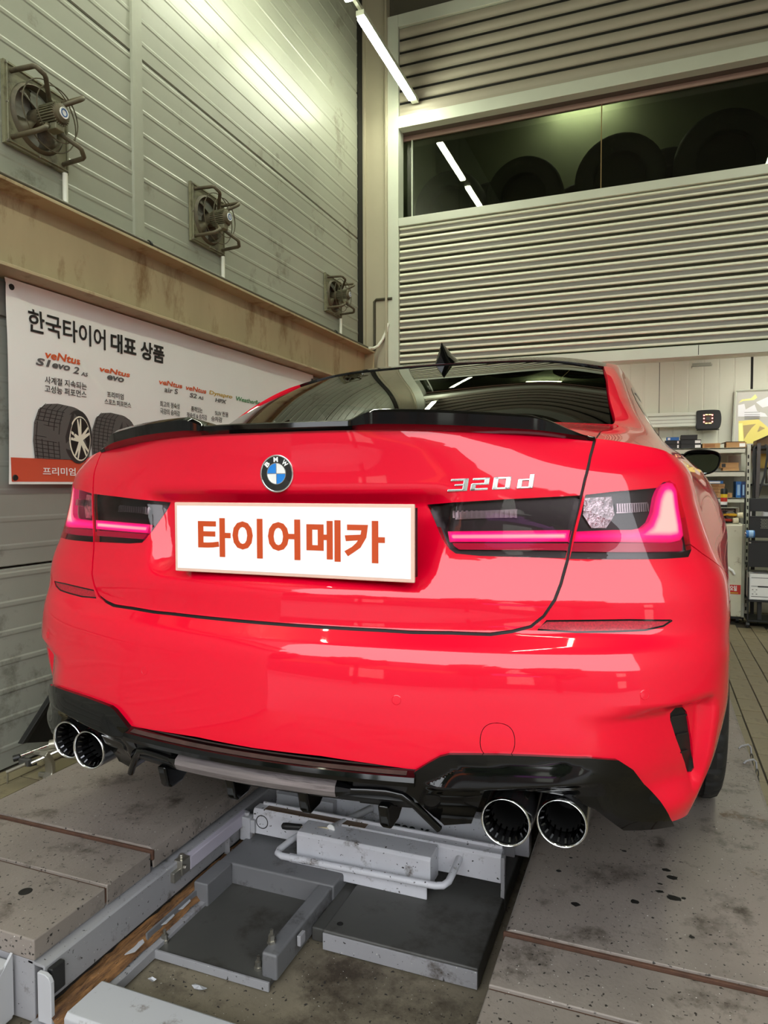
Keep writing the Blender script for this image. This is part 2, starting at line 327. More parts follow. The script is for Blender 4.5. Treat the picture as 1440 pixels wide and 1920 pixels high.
for x, y, s_, lb in LT:
    t = thing('spare_tyre', 'dark tyre behind the dusty window, '+lb, 'tyre', (x, y, 3.052), 'tyres in the loft')
    if tyre_me is None:
        o = obj('tread_ring', MB().add([(p[0]+x, p[1]+y, p[2]+3.052) for p in tyre_bm.v], tyre_bm.f), M_rubber, t, smooth=40); tyre_me = o.data
    else: o = bpy.data.objects.new('tread_ring', tyre_me); link(o, t)
    o.scale = (s_, s_, s_)
    obj('inner_cover', MB().cyl((x, y-.02, 3.052+.33*s_), (x, y+.02, 3.052+.33*s_), .20*s_, 24), M_dark, t)
ll = thing('loft_light', 'slim lamp glowing behind the dusty window above the tyres', 'lamp', (.05, 5.62, 4.5))
boxo('lamp_housing', -.25, .35, 5.59, 5.65, 4.515, 4.62, M_lampbody, ll)
boxo('diffuser', -.24, .34, 5.595, 5.645, 4.50, 4.515, mat('loft_led', (250, 255, 235), .4, emit=LED_COL, estr=44.), ll)
# ---------- LED tubes in rows under the ceiling ----------
def led(x, y0, y1, z, label, group, housing_to=None):
    t = thing('tube_light', label, 'lamp', (x, (y0+y1)/2, z), group)
    boxo('lamp_housing', x-.03, x+.03, y0-.02, housing_to or y1+.02, z, z+.035, M_lampbody, t)
    obj('diffuser', MB().prism([(x-.032, z), (x-.026, z-.022), (x+.026, z-.022), (x+.032, z)], 'y', y0, y1), M_lamp, t, bevel=.006)
    return t
X1, Z1 = -1.15, 4.035
led(X1, 3.22, 4.27, Z1, 'slim white tube light pointing at the roller door, the nearer to the door', 'tube lights in the left row', 4.36)
led(X1, 1.98, 3.03, Z1, 'slim white tube light at the top edge, above the left wall', 'tube lights in the left row')
for k in range(3): led(X1, .74-1.24*k, 1.79-1.24*k, Z1, 'white tube light over the left of the bay, '+('third', 'fourth', 'fifth')[k]+' from the roller door', 'tube lights in the left row')
for k in range(4): led(1.72, 1.90-1.24*k, 2.95-1.24*k, Z1, 'white tube light over the right of the bay, '+('nearest', 'second', 'third', 'fourth', 'fifth')[k]+' from the roller door', 'tube lights in the right row')
obj('lamp_rail', MB().box(X1-.012, X1+.012, YO+.3, 4.38, Z1+.035, Z1+.06).box(1.708, 1.732, YO+.3, 4.38, Z1+.035, Z1+.06), M_lampbody, label='grey rails that carry the rows of tube lights', cat='rail')
# ---------- far room under the raised door ----------
YF = 5.7
wf = thing('wall_far', loc=(0, YF, FZ), kind='structure')
for x0 in (-1.5, -.75, 0, .745, 1.505, 2.26):
    x1 = x0+.752; pr = []
    for k in range(6):
        a = x0+.004+(x1-x0-.008)*k/6; w = (x1-x0)/6; pr += [(a, YF), (a+w*.86, YF), (a+w*.90, YF+.003), (a+w*.96, YF+.003)]
    mb = MB(); k = len(pr); mb.add([(x, y, FZ) for x, y in pr]+[(x, y, 2.05) for x, y in pr], [(i, i+1, k+i+1, k+i) for i in range(k-1)]); obj('wall_panel', mb, M_white_wall, wf)
boxo('trim_17', -1.6, 3.1, YF+.004, YF+.05, FZ, 2.1, M_dark, bevel=0, kind='structure')
boxo('trim_18', -1.6, 3.2, 4.62, YF+.05, 2.02, 2.06, M_white_wall, bevel=0, kind='structure')
boxo('trim_19', -1.6, -1.55, YB+.27, YF, FZ, 2.05, M_white_wall, bevel=0, kind='structure')
boxo('trim_20', 3.15, 3.2, YB+.03, YF+.05, FZ, 2.1, M_white_wall, bevel=0, kind='structure')
boxo('trim_21', XF1, 3.15, 4.56, 4.62, 1.93, 2.9, mat('dark_header', (60, 54, 44), .6), bevel=0, kind='structure')
wt = thing('ceiling_lamp', 'slim pinkish white lamp under the ceiling of the far room', 'lamp', (1.75, 5.0, 2.0))
boxo('lamp_housing', 1.25, 2.35, 4.97, 5.05, 1.985, 2.02, M_lampbody, wt)
boxo('diffuser', 1.26, 2.34, 4.975, 5.045, 1.965, 1.985, mat('far_room_led', (250, 245, 235), .4, emit=(1, 1, .90), estr=26.), wt)
wt2 = dup(wt, (-.3, 5.0, 2.0), 'slim white lamp of the far room hidden behind the car')
for nm, x0, x1, z0, z1 in (('sensor_strip', 1.02, 1.172, 1.96, 1.99),):
    t = thing('wall_switch_box', 'small flat grey box high on the cream far wall', 'switch', (1.09, YF, 1.97))
    boxo('cover', x0, x1, YF-.03, YF, z0, z1, M_trim, t); boxo('bracket', x0-.01, x0, YF-.02, YF, z0-.01, z0+.01, M_steel, t); boxo('bracket', x1, x1+.01, YF-.02, YF, z0, z0+.02, M_steel, t)
# street in front of the open bay
boxo('ground', -40, 40, -60, YO, FZ-.14, FZ-.02, mat('grey_asphalt', (112, 110, 108), .8, var=.1, vscale=.6), bevel=0, kind='structure')
bd = thing('added_building', 'long dull brick building added behind the viewer to darken reflections', 'building', (0, -20, FZ))  # added out of view to keep bright sky out of the car's reflections
boxo('facade', -34, 34, -24, -20, FZ-.1, 6.4, mat('dull_brick', (92, 76, 68), .8, var=.15, vscale=.5), bd, bevel=0)
for i in range(14):
    for z in (.6, 3.6): boxo('window', -30+i*4.4, -27.6+i*4.4, -20.05, -19.98, z, z+1.7, M_lift_d if (i*7+int(z)) % 3 else M_white_wall, bd, bevel=0)
boxo('shop_sign', -9, 5, -20.2, -19.98, 2.5, 3.3, mat('orange_sign', (224, 110, 60), .5), bd, bevel=0); boxo('shop_sign', 7, 15, -20.2, -19.98, 2.5, 3.3, mat('violet_sign', (170, 90, 170), .5), bd, bevel=0)
M_crown = mat('tree_crown', (62, 78, 42), .8, var=.5, vscale=3); M_bark = mat('bark', (86, 72, 58), .9)
for k, (x, y, r) in enumerate(((-7, -13, 2.0), (-2.2, -14, 1.7), (4.5, -13.5, 2.1), (10, -14, 1.9))):
    t = thing('added_tree', 'leafy tree added behind the viewer for reflections, %s' % ('farthest left', 'left of the middle', 'right of the middle', 'farthest right')[k], 'tree', (x, y, FZ), 'trees added behind the viewer')  # added out of view with the building, for reflections on the car
    obj('trunk', MB().cyl((x, y, FZ-.05), (x+.1, y, 2.6), .16, 10, r2=.10), M_bark, t, smooth=40)
    mb = MB()
    for q in range(160):
        u = Vector((random.gauss(0, 1), random.gauss(0, 1), random.gauss(0, .8))).normalized()*r*random.uniform(.55, 1); c = Vector((x, y, 3.6))+u; a = Vector((random.uniform(-1, 1), random.uniform(-1, 1), random.uniform(-1, 1))).normalized()*.5; b = a.orthogonal().normalized()*.4
        mb.add([c-a, c-b, c+a, c+b], [(0, 1, 2, 3)])
    obj('crown', mb, M_crown, t, kind='stuff')
boxo('wall_front', XW-.2, XR+.2, YO-.1, YO, 4.3, ZC, M_panel, bevel=0, kind='structure')
# ---------- alignment lift: two platforms (deck top z = 0), jack beam, trays between them ----------
def chips(parent, spots, z):
    for x, y, r, e in spots:
        k = 9; mb = MB(); P = [(x+cos(2*pi*i/k)*r*random.uniform(.7, 1.2), y+sin(2*pi*i/k)*r*e*random.uniform(.7, 1.2)) for i in range(k)]
        mb.prism(P, 'z', z, z+.0005); obj('paint_chip', mb, M_chip, parent)
M_chip = mat('black_oil_spot', (20, 18, 16), .6)
M_purple = mat('pale_lilac_rail', (178, 172, 186), .4)
M_jack = mat('light_grey_jack_paint', (198, 198, 204), .4, var=.05, dirt=(84, 72, 60), damt=.16, dscale=13, speck=.2)
M_whitep = mat('pale_grey_paint', (172, 172, 176), .4, dirt=(96, 84, 70), damt=.12, dscale=14)
def platform(sgn, label):
    t = thing('lift_platform', label, 'car lift', (sgn*.73, 2.3, FZ), 'car lift platforms')
    a, b = .445, 1.03 if sgn > 0 else 1.05
    X_ = lambda p, q: (min(sgn*p, sgn*q), max(sgn*p, sgn*q))
    # deck plate with a rolled inner lip
    pr = [(a-.002, -.052), (a-.002, -.014), (a+.002, -.006), (a+.010, -.001), (a+.018, 0), (b-.01, 0), (b, -.006), (b, -.06), (b-.006, -.06), (b-.006, -.01), (a+.022, -.008), (a+.008, -.012), (a+.004, -.052)]
    obj('deck_plate', MB().prism([(sgn*p, q) for p, q in pr], 'y', .195, 4.6), M_deck, t, bevel=.002)
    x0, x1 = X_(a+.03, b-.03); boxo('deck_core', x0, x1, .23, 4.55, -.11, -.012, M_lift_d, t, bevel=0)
    x0, x1 = X_(a-.004, b); boxo('front_lip', x0, x1, .188, .196, -.030, -.005, M_rustline, t, bevel=.002, label='rusty front edge of the deck plate')
    # two approach slabs in front of the deck
    x0, x1 = X_(a, b-.02); boxo('approach_slab', x0, x1, .036, .186, -.058, -.010, M_deck, t, bevel=.003)
    boxo('approach_slab', x0, x1, -.168, .031, -.058, -.013, M_deck, t, bevel=.004)
    boxo('rust_seam', x0+.002, x1-.002, .0305, .0365, -.05, -.017, M_rustline, t, bevel=0)
    x0, x1 = X_(a+.004, b-.03); boxo('apron', x0, x1, -.165, .19, FZ+.01, -.058, M_lift, t, bevel=.003)
    # folded rail under the inner edge
    x0, x1 = X_(a+.004 if sgn > 0 else a-.02, a+.05); boxo('inner_web', x0, x1, -.15, 4.5, FZ+.02, -.146, M_dark, t, bevel=0)
    if sgn > 0: return t
    pr = [(a+.02, -.060), (a-.022, -.062), (a-.026, -.066), (a-.026, -.142), (a-.020, -.142), (a-.020, -.068), (a+.02, -.066)]
    obj('side_rail', MB().prism([(sgn*p, q) for p, q in pr], 'y', -.165, 4.5), M_lift, t, bevel=.001)
    x0, x1 = X_(a-.050, a-.020); obj('stop_plate', MB().prism([(sgn*(a-.052), -.172), (sgn*(a-.052), -.085), (sgn*(a-.046), -.075), (sgn*(a-.036), -.070), (sgn*(a-.016), -.070), (sgn*(a-.016), -.172)], 'y', -.176, -.166), M_whitep, t, bevel=.002)
    x0, x1 = X_(a-.085, a-.0); boxo('base_rail', x0, x1, -.19, 4.5, FZ, -.176, M_lift, t, bevel=.002)
    return t
PL = platform(-1, 'left worn grey lift platform along the wall, under the twin left exhaust tips')
PR = platform(1, 'right worn grey lift platform with black oil spots beside the tiled floor')
# rusty runway on the left base rail
mb = MB(); n = 46; v = []
for i in range(n+1):
    y = -.175+i*.0225
    for j, (x, z) in enumerate(((-.436, -.172), (-.432, -.158), (-.424, -.152), (-.412, -.156), (-.404, -.149), (-.396, -.153), (-.388, -.162), (-.376, -.174))):
        v.append((x+random.uniform(-.0016, .0016), y, z+random.uniform(-.003, .003)))
mb.add(v, [(i*8+j, i*8+j+1, i*8+j+9, i*8+j+8) for i in range(n) for j in range(7)]); obj('runway_track', mb, M_rust, PL, smooth=50, label='rusty flaking track')
for y in (.06, .17, .235):
    mb = MB().prism([(-.392+random.uniform(-.004, .004), y-.03), (-.378, y-.012), (-.38, y+.022), (-.391, y+.03), (-.397, y+.004)], 'z', -.159, -.1575); obj('paint_flake', mb, M_whitep, PL)
boxo('upper_rail', -.424, -.404, .29, .57, -.100, -.064, M_purple, PL, bevel=.003, label='pale lilac rail')
ck = obj('cable_clamp', MB().box(-.430, -.404, .255, .290, -.098, -.060).cyl((-.418, .272, -.060), (-.418, .272, -.050), .007, 8).cyl((-.404, .262, -.076), (-.394, .262, -.076), .007, 8).box(-.432, -.408, .228, .256, -.104, -.078), M_steel, PL, bevel=.002)
boxo('rail_bracket', -.420, -.406, -.160, -.125, -.125, -.070, M_blackm, PL, bevel=.003)
boxo('rail_hanger', -.422, -.405, .470, .474, -.150, -.080, M_lift, PL, bevel=.001)
obj('deck_hole', MB().lathe([(.0, .0004), (.011, .0004), (.013, .0008), (.015, .0002)], (-.604, -.046, -.013), (0, 0, 1), 18), M_chip, PL, smooth=40, label='round bolt hole in the slab')
boxo('end_box', -.98, -.50, -.30, -.172, FZ+.012, -.066, M_whitep, PL, bevel=.004, label='pale box section at the near end')
obj('end_web', MB().prism([(-.172, -.05), (-.172, FZ+.02), (-.30, FZ+.02)], 'x', -.505, -.499), M_whitep, PL)
chips(PR, ((.755, .545, .010, .7), (.768, .515, .014, .6), (.742, .478, .006, .6), (.77, .43, .018, .55), (.79, .437, .006, .8), (.74, .445, .009, .6), (.69, .385, .012, .7), (.80, .30, .006, .8), (.52, .45, .006, .8), (.57, .33, .010, .8), (.66, .60, .006, .7), (.54, .52, .004, .8)), .0002)
mbk = MB()
# chain hooks on the right platform's outer edge
for y, lb in ((1.47, 'the farther one beside the tyre'), (1.33, 'the nearer one')):
    hk = thing('platform_hook', 'steel hook and chain on the right platform edge, '+lb, 'hook', (1.03, y, -.02), 'hooks on the right platform')
    obj('hook', MB().tube([(1.0, y-.02, .001), (1.008, y-.012, .008), (1.032, y+.012, .008), (1.040, y+.014, 0), (1.042, y+.012, -.022)], .0032, 8), M_lift, hk, smooth=60)
    for q in range(2): obj('chain_link', MB().tube([(1.043+.004*cos(a), y+.008-.006*q, -.036-.022*q+.014*sin(a)) for a in [2*pi*i/12 for i in range(12)]], .0022, 6, closed=True), M_lift_d, hk, smooth=60)
# pale cross tie in the foreground
obj('cross_tie', MB().prism([(-.165, FZ), (-.165, -.158), (-.157, -.150), (-.062, -.150), (-.054, -.156), (-.054, FZ)], 'x', -.372, .43), M_whitep, bevel=.002, label='pale grey steel cross tie on the floor in the foreground', cat='beam')
# tray with a tubular frame
tr = thing('floor_tray', 'dark grey open steel tray on the floor between the platforms', 'tray', (-.22, .36, FZ))
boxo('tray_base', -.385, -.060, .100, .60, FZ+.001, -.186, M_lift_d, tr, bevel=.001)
boxo('front_angle', -.39, -.055, .094, .100, FZ, -.180, M_lift, tr, bevel=.001)
boxo('back_tube', -.395, -.045, .405, .64, FZ+.008, -.130, M_lift_m, tr, bevel=.006)
boxo('side_tube', -.088, -.048, .118, .405, FZ+.008, -.132, M_lift_m, tr, bevel=.006)
boxo('side_wall', -.392, -.386, .10, .40, FZ, -.150, M_lift_m, tr, bevel=.001)
boxo('corner_post', -.395, -.352, .29, .405, FZ, -.128, M_lift_m, tr, bevel=.004)
for x, y in ((-.365, .135), (-.105, .135), (-.082, .155)):
    obj('bolt', MB().lathe([(.011, 0), (.011, .006), (.008, .006), (.008, .018), (.004, .020), (.004, .030), (0, .031)], (x, y, -.186 if x < -.09 else -.132), (0, 0, 1), 6), M_steel, tr)
boxo('lug', -.042, -.032, .20, .225, -.160, -.135, M_lift, tr, bevel=.002)
# low steel box
cb = thing('steel_box', 'low flat grey steel box between the platforms with a small hole', 'box', (.18, .5, FZ))
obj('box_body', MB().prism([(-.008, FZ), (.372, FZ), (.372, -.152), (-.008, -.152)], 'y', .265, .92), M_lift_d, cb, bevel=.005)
boxo('front_face', -.006, .37, .262, .2655, FZ+.002, -.158, M_lift, cb, bevel=.001)
boxo('side_step', -.048, -.008, .285, .90, FZ, -.166, M_lift_d, cb, bevel=.004)
obj('box_hole', MB().lathe([(0, .0002), (.006, .0002), (.008, .0004)], (.022, .30, -.152), (0, 0, 1), 14), M_chip, cb)
# jack beam that rolls between the platforms
jb = thing('jack_beam', 'grey rolling jack beam with a front handle bar under the bumper', 'jack', (0, .58, FZ))
obj('main_beam', MB().prism([(.55, -.118), (.55, -.052), (.556, -.044), (.588, -.044), (.592, -.05), (.592, -.118)], 'x', -.375, .362), M_jack, jb, bevel=.002)
boxo('top_strip', -.36, .36, .582, .590, -.046, -.036, M_jack, jb, bevel=.002)
boxo('top_stain', -.34, -.02, .557, .582, -.0442, -.0434, mat('brown_grease', (92, 72, 52), .5, var=.2, vscale=20), jb, bevel=0)
obj('cut_ring', MB().lathe([(.017, 0), (.019, .0008), (.021, 0)], (-.345, .5502, -.080), (0, -1, 0), 24, closed=True), M_chip, jb)
obj('front_box', MB().prism([(.478, -.128), (.478, -.056), (.484, -.048), (.55, -.046), (.55, -.128)], 'x', -.192, .195), M_jack, jb, bevel=.002)
boxo('drip_plate', -.21, .188, .468, .474, -.152, -.108, M_jack, jb, bevel=.001)
obj('handle_bar', MB().tube([(-.212, .55, -.088), (-.226, .50, -.092), (-.235, .46, -.096), (-.232, .444, -.098), (-.215, .436, -.099), (.22, .436, -.090), (.24, .440, -.088), (.250, .455, -.084), (.252, .50, -.078), (.252, .55, -.072)], .009, 12), M_jack, jb, smooth=60)
for s_ in (-1,):
    x = s_*.395
    obj('pivot_post', MB().box(x-.017, x+.017, .535, .565, -.138, -.068).cyl((x, .55, -.068), (x, .55, -.058), .009, 6).cyl((x, .55, -.150), (x, .55, -.138), .009, 10).box(x-.016, x+.016, .53, .57, -.172, -.150).box(min(x, x-s_*.03), max(x, x-s_*.03), .54, .60, -.115, -.075), M_whitep, jb, bevel=.003)
obj('side_bracket', MB().prism([(.55, -.05), (.55, -.13), (.545, -.16), (.55, -.19), (.56, -.19), (.57, -.05)], 'x', .362, .372), M_lift, jb, bevel=.001)
lv = thing('release_lever', loc=(-.10, .56, -.04), parent=jb)
obj('rod', MB().cyl((-.062, .70, -.058), (-.108, .525, -.046), .0105, 14), M_whitep, lv, smooth=40)
obj('rod_end', MB().cyl((-.108, .525, -.046), (-.1085, .522, -.0458), .0125, 16), M_white, lv, smooth=30)
obj('lever_arm', MB().tube([(-.108, .527, -.046), (-.20, .518, -.055)], .0035, 8), mat('brass_rod', (190, 178, 146), .35), lv, smooth=60)
obj('grip', MB().lathe([(.0, 0), (.0085, 0), (.0088, .02), (.0098, .045), (.0088, .056), (.004, .060), (0, .060)], (-.198, .518, -.0548), (-.065, -.006, -.004), 14), M_black, lv, smooth=60)
# rear beam under the diffuser
rb = thing('rear_beam', 'grey lift cross beam with stencilled load figure behind the jack beam', 'beam', (0, .78, FZ))
boxo('beam_body', -.46, .40, .76, .80, -.150, -.060, M_jack, rb, bevel=.003)
boxo('ledge', -.40, -.20, .73, .76, -.112, -.078, M_whitep, rb, bevel=.002)
boxo('cover_plate', -.075, .36, .752, .760, -.165, -.058, M_jack, rb, bevel=.003)
text('load_figure', '2500 Kg', (-.03, -.150, .13, -.116), ((0, .7515, 0), (1, 0, 0), (0, 0, 1)), M_black_print, rb, .03, 0)
# dark mechanism in the well
mc = thing('lift_mechanism', 'dark greasy cylinder, hoses and links in the well between platforms', 'machine', (-.1, .9, FZ))
obj('cylinder', MB().cyl((-.17, .70, -.160), (-.09, .98, -.15), .030, 18).cyl((-.172, .695, -.160), (-.176, .68, -.160), .034, 18), M_lift_d, mc, smooth=40)
obj('hose', MB().tube([(-.33, .64, -.15), (-.30, .66, -.135), (-.25, .685, -.125), (-.20, .72, -.13)], .007, 8), M_black, mc, smooth=60)
co = MB()
for k in range(26):
    u = k/25; co.lathe([(.0075, -.0012), (.0095, 0), (.0075, .0012)], (-.31+.13*u, .655+.06*u, -.14+.018*sin(u*3)), (.9, .4, .1), 10, closed=True)
obj('hose_spring', co, M_steel, mc, smooth=60)
obj('link_arm', MB().prism([(.66, -.19), (.69, -.19), (.80, -.10), (.77, -.10)], 'x', -.368, -.353).prism([(.66, -.17), (.70, -.17), (.9, -.12), (.86, -.12)], 'x', -.30, -.285), M_lift_d, mc, bevel=.002)
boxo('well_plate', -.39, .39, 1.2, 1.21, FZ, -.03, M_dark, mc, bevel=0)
# scraps on the concrete
for k, (x, y, s_, lb, m) in enumerate(((-.315, .03, .011, 'small pale chip lying on the stained concrete, nearer the track', M_whitep), (-.20, .045, .018, 'crumpled pale scrap lying on the stained concrete near the tray', M_whitep))):
    mb = MB(); n = 8; v = [(x+cos(2*pi*i/n)*s_*random.uniform(.6, 1.3), y+sin(2*pi*i/n)*s_*.45*random.uniform(.6, 1.3), FZ+.004+random.uniform(0, .006)) for i in range(n)]+[(x, y, FZ+.012), (x, y, FZ)]
    mb.add(v, [(i, (i+1) % n, n) for i in range(n)]+[((i+1) % n, i, n+1) for i in range(n)]); obj('paint_scrap' if k == 0 else 'paper_scrap', mb, m, label=lb, cat='scrap', smooth=20)
mb = MB(); v = [(-.262+.006*cos(a)*(1+.5*(i == 0)), .50+.004*sin(a), -.129+.0015*(i % 2)) for i, a in enumerate([2*pi*k/8 for k in range(8)])]; mb.add(v+[(p[0], p[1], p[2]-.001) for p in v], [tuple(range(8)), tuple(range(15, 7, -1))]+[(i, 8+i, 8+(i+1) % 8, (i+1) % 8) for i in range(8)])
obj('leaf_scrap', mb, mat('yellow_green_leaf', (150, 150, 40), .6), label='tiny yellow green leaf lying on the tray', cat='leaf')
# wheel clamp by the wall and the black plate behind it
wc = thing('wheel_clamp', 'bare aluminium wheel clamp lying on the floor by the left wall', 'clamp', (-1.42, .86, FZ))
M_alum = mat('cast_aluminium', (170, 166, 152), .35, metal=.75, var=.12, vscale=20)
obj('fork', MB().prism([(.75, -.088), (.77, -.105), (.785, -.14), (.785, -.18), (.762, -.198), (.752, -.196), (.768, -.176), (.766, -.142), (.752, -.115), (.738, -.10)], 'x', -1.425, -1.388), M_alum, wc, bevel=.004)
obj('saddle', MB().prism([(-1.485, .735), (-1.40, .75), (-1.375, .80), (-1.41, .815), (-1.46, .76)], 'z', -.106, -.088), M_alum, wc, bevel=.004)
obj('fork', MB().prism([(-1.455, .762), (-1.40, .775), (-1.395, .79), (-1.455, .775)], 'z', -.198, -.180), M_alum, wc, bevel=.003)
obj('slide_rod', MB().cyl((-1.434, .716, -.124), (-1.30, .892, -.06), .0075, 12), M_chrome, wc, smooth=40)
obj('slide_rod', MB().cyl((-1.478, .708, -.102), (-1.36, .91, -.06), .0075, 12), M_chrome, wc, smooth=40)
obj('spindle', MB().cyl((-1.415, .785, -.076), (-1.345, .83, -.066), .018, 16).cyl((-1.345, .83, -.066), (-1.33, .84, -.064), .022, 16), M_alum, wc, smooth=40)
for a, b in (((-1.428, .735, -.125), (-1.446, .716, -.128)), ((-1.49, .716, -.108), (-1.506, .70, -.112))): obj('knob', MB().cyl(a, b, .012, 14), M_black, wc, smooth=40)
obj('cross_block', MB().box(-1.485, -1.435, .702, .722, -.135, -.108), M_lift_d, wc, bevel=.004)
obj('bar', MB().cyl((-1.448, .704, -.124), (-1.508, .672, -.152), .007, 10), M_alum, wc, smooth=40)
obj('pin', MB().cyl((-1.505, .674, -.150), (-1.515, .680, -.198), .0035, 8), M_alum, wc, smooth=40)
bp = thing('black_plate', 'black triangular metal guard leaning by the wall behind the left exhaust tips', 'plate', (-1.5, 1.1, FZ))
obj('plate', MB().prism([(.731, -.066), (.905, .103), (1.5, .103), (1.5, -.195), (1.05, -.195), (.93, -.125)], 'x', -1.52, -1.513), M_blackm, bp, bevel=.002)
obj('folded_edge', MB().prism([(.731, -.066), (.905, .103), (1.5, .103), (1.5, .088), (.912, .088), (.752, -.069)], 'x', -1.515, -1.495), M_black, bp, bevel=.002)
# ---------- car body surfaces: (s, z) chart of the lower body, (j, i) chart of the upper body ----------
class Spline:                                   # natural cubic, C2
    def __init__(self, t, y):
        t = np.array(t, float); y = np.array(y, float); n = len(t)
        self.t, self.y = t, y; h = np.diff(t)
        A = np.zeros((n, n)); r = np.zeros(y.shape); A[0, 0] = A[-1, -1] = 1
        for i in range(1, n-1):
            A[i, i-1] = h[i-1]; A[i, i] = 2*(h[i-1]+h[i]); A[i, i+1] = h[i]
            r[i] = 6*((y[i+1]-y[i])/h[i]-(y[i]-y[i-1])/h[i-1])
        self.m = np.linalg.solve(A, r)
    def __call__(self, q):
        q = np.atleast_1d(np.asarray(q, float)); t, y, m = self.t, self.y, self.m
        k = np.clip(np.searchsorted(t, q)-1, 0, len(t)-2); h = t[k+1]-t[k]; a = t[k+1]-q; b = q-t[k]
        if y.ndim > 1: h, a, b = h[:, None], a[:, None], b[:, None]
        return m[k]*a**3/(6*h)+m[k+1]*b**3/(6*h)+(y[k]/h-m[k]*h/6)*a+(y[k+1]/h-m[k+1]*h/6)*b
class Pchip:                                    # monotone cubic rows (columns interpolated together)
    def __init__(self, t, y):
        t = np.array(t, float); y = np.array(y, float); self.t, self.y = t, y
        h = np.diff(t)[:, None]; d = np.diff(y, axis=0)/h; m = np.zeros_like(y)
        w1 = 2*h[1:]+h[:-1]; w2 = h[1:]+2*h[:-1]; p = d[:-1]*d[1:]
        with np.errstate(divide='ignore', invalid='ignore'):
            mm = np.where(p > 0, (w1+w2)/(w1/d[:-1]+w2/d[1:]), 0)
        m[1:-1] = mm; m[0] = d[0]; m[-1] = d[-1]; self.m = m
    def __call__(self, q):
        t, y, m = self.t, self.y, self.m; q = np.clip(q, t[0], t[-1])
        k = np.clip(np.searchsorted(t, q)-1, 0, len(t)-2); h = (t[k+1]-t[k])[:, None]; u = (q-t[k])[:, None]/h
        return (2*u**3-3*u**2+1)*y[k]+(u**3-2*u**2+u)*h*m[k]+(-2*u**3+3*u**2)*y[k+1]+(u**3-u**2)*h*m[k+1]
def sstep(a, b, x):
    t = np.clip((x-a)/(b-a), 0, 1); return t*t*(3-2*t)
BASE = [(0,0),(.2,.012),(.4,.05),(.55,.10),(.68,.152),(.76,.193),(.815,.235),(.850,.295),(.868,.39),(.880,.55),(.897,.80),(.905,1.07),(.902,1.45),(.897,2.0),(.897,2.8),(.905,3.4),(.905,3.9),(.875,4.25),(.77,4.5),(.5,4.63),(0,4.68)]
_full = [(-x, y) for x, y in BASE[:0:-1]][19-6:] + BASE
_full = np.array(_full); _c = np.r_[0, np.cumsum(np.hypot(*np.diff(_full, axis=0).T))]
_z0 = _c[len(_full)-len(BASE)]
BCURVE = Spline(_c-_z0, _full); SMAX = _c[-1]-_z0
#        z :   centre  x=.3   x=.55  x=.70 corner side  arch   door   nose
DTAB = [(.14, [ .05,   .05,   .05,   .05,  .06,  .07,  .06,   .09,   .10]),
        (.22, [ .00,   .00,   .00,   .012,  .075, .035, .03,   .05,   .03]),
        (.30, [-.025, -.025, -.03,  -.02,  .045, .018, .014,  .035,  .0]),
        (.40, [-.045, -.046, -.052, -.043, .010, .006, .004,  .025,  .0]),
        (.50, [-.040, -.041, -.044, -.036,-.006,-.002,-.002,  .015,  .0]),
        (.575,[-.032, -.032, -.034, -.026,-.006, .000,-.004,  .008,  .0]),
        (.605,[-.022, -.022, -.022, -.016,-.003, .003,-.003,  .004,  .01]),
        (.640,[ .010,  .010,  .008,  .003, .0,   .0,  -.003,  .0,    .02]),
        (.690,[ .013,  .013,  .014,  .010, .004, .0,  -.003,  .0,    .03]),
        (.720,[ .022,  .022,  .023,  .018, .010, .002,-.002,  .004,  .05]),
        (.780,[ .040,  .039,  .038,  .033, .036, .008, .001,  .010,  .08]),
        (.860,[ .047,  .046,  .045,  .047, .060, .030, .022,  .030,  .16]),
        (.930,[ .050,  .050,  .055,  .060, .075, .060, .052,  .060,  .25]),
        (.985,[ .046,  .050,  .074,  .092, .115, .100, .095,  .100,  .35]),
        (1.03,[ .044,  .055,  .105,  .130, .160, .145, .140,  .150,  .45])]
SKEY = [0, .3, .56, .74, .93, 1.30, 1.83, 3.0, 5.4]
DZ = Pchip([r[0] for r in DTAB], [r[1] for r in DTAB])
_DSP = [Spline(SKEY, np.eye(len(SKEY))[k]) for k in range(len(SKEY))]
ZT = Spline([0, .3, .56, .66, .78, .93, 1.1, 1.4, 1.83, 2.4, 3.2, 4.2, 5.0, SMAX], [1.022, 1.020, 1.008, 1.0, .985, .965, .952, .945, .940, .935, .93, .90, .82, .75])
VENT = None
def relief(s, z):                               # plate recess and the scoop that runs into the bumper vent
    a = np.abs(s)
    d = .030*(1-sstep(.30, .375, a+.30*(z-.80)*-1))*sstep(.705, .75, z)*(1-sstep(.865, .905, z))
    zc = .500+.02*sstep(.55, .9, a)                     # crease above the scoop
    d = d+.032*sstep(.58, .80, a)*(1-sstep(zc-.028, zc, z))*(1-sstep(.850, .880, a))*sstep(.30, .37, z)
    return d
def B(s, z):
    s = np.atleast_1d(np.asarray(s, float)); z = np.atleast_1d(np.asarray(z, float)); s, z = np.broadcast_arrays(s, z)
    sg = np.where(s < 0, -1., 1.); a = np.abs(s)
    p = BCURVE(a); t = BCURVE(a+1e-3)-BCURVE(a-1e-3); t /= np.linalg.norm(t, axis=1)[:, None]
    n = np.stack([t[:, 1], -t[:, 0]], 1)
    w = np.stack([f(np.minimum(a, 5.4)) for f in _DSP], 1)
    D = (DZ(z)*w).sum(1)+relief(a, z)
    q = p-n*D[:, None]
    return np.stack([q[:, 0]*sg, q[:, 1], z], 1)
def _b(s): return list(B(s, ZT(s))[0])
def _row(y, zc, pts, s): return pts+[_b(s)]
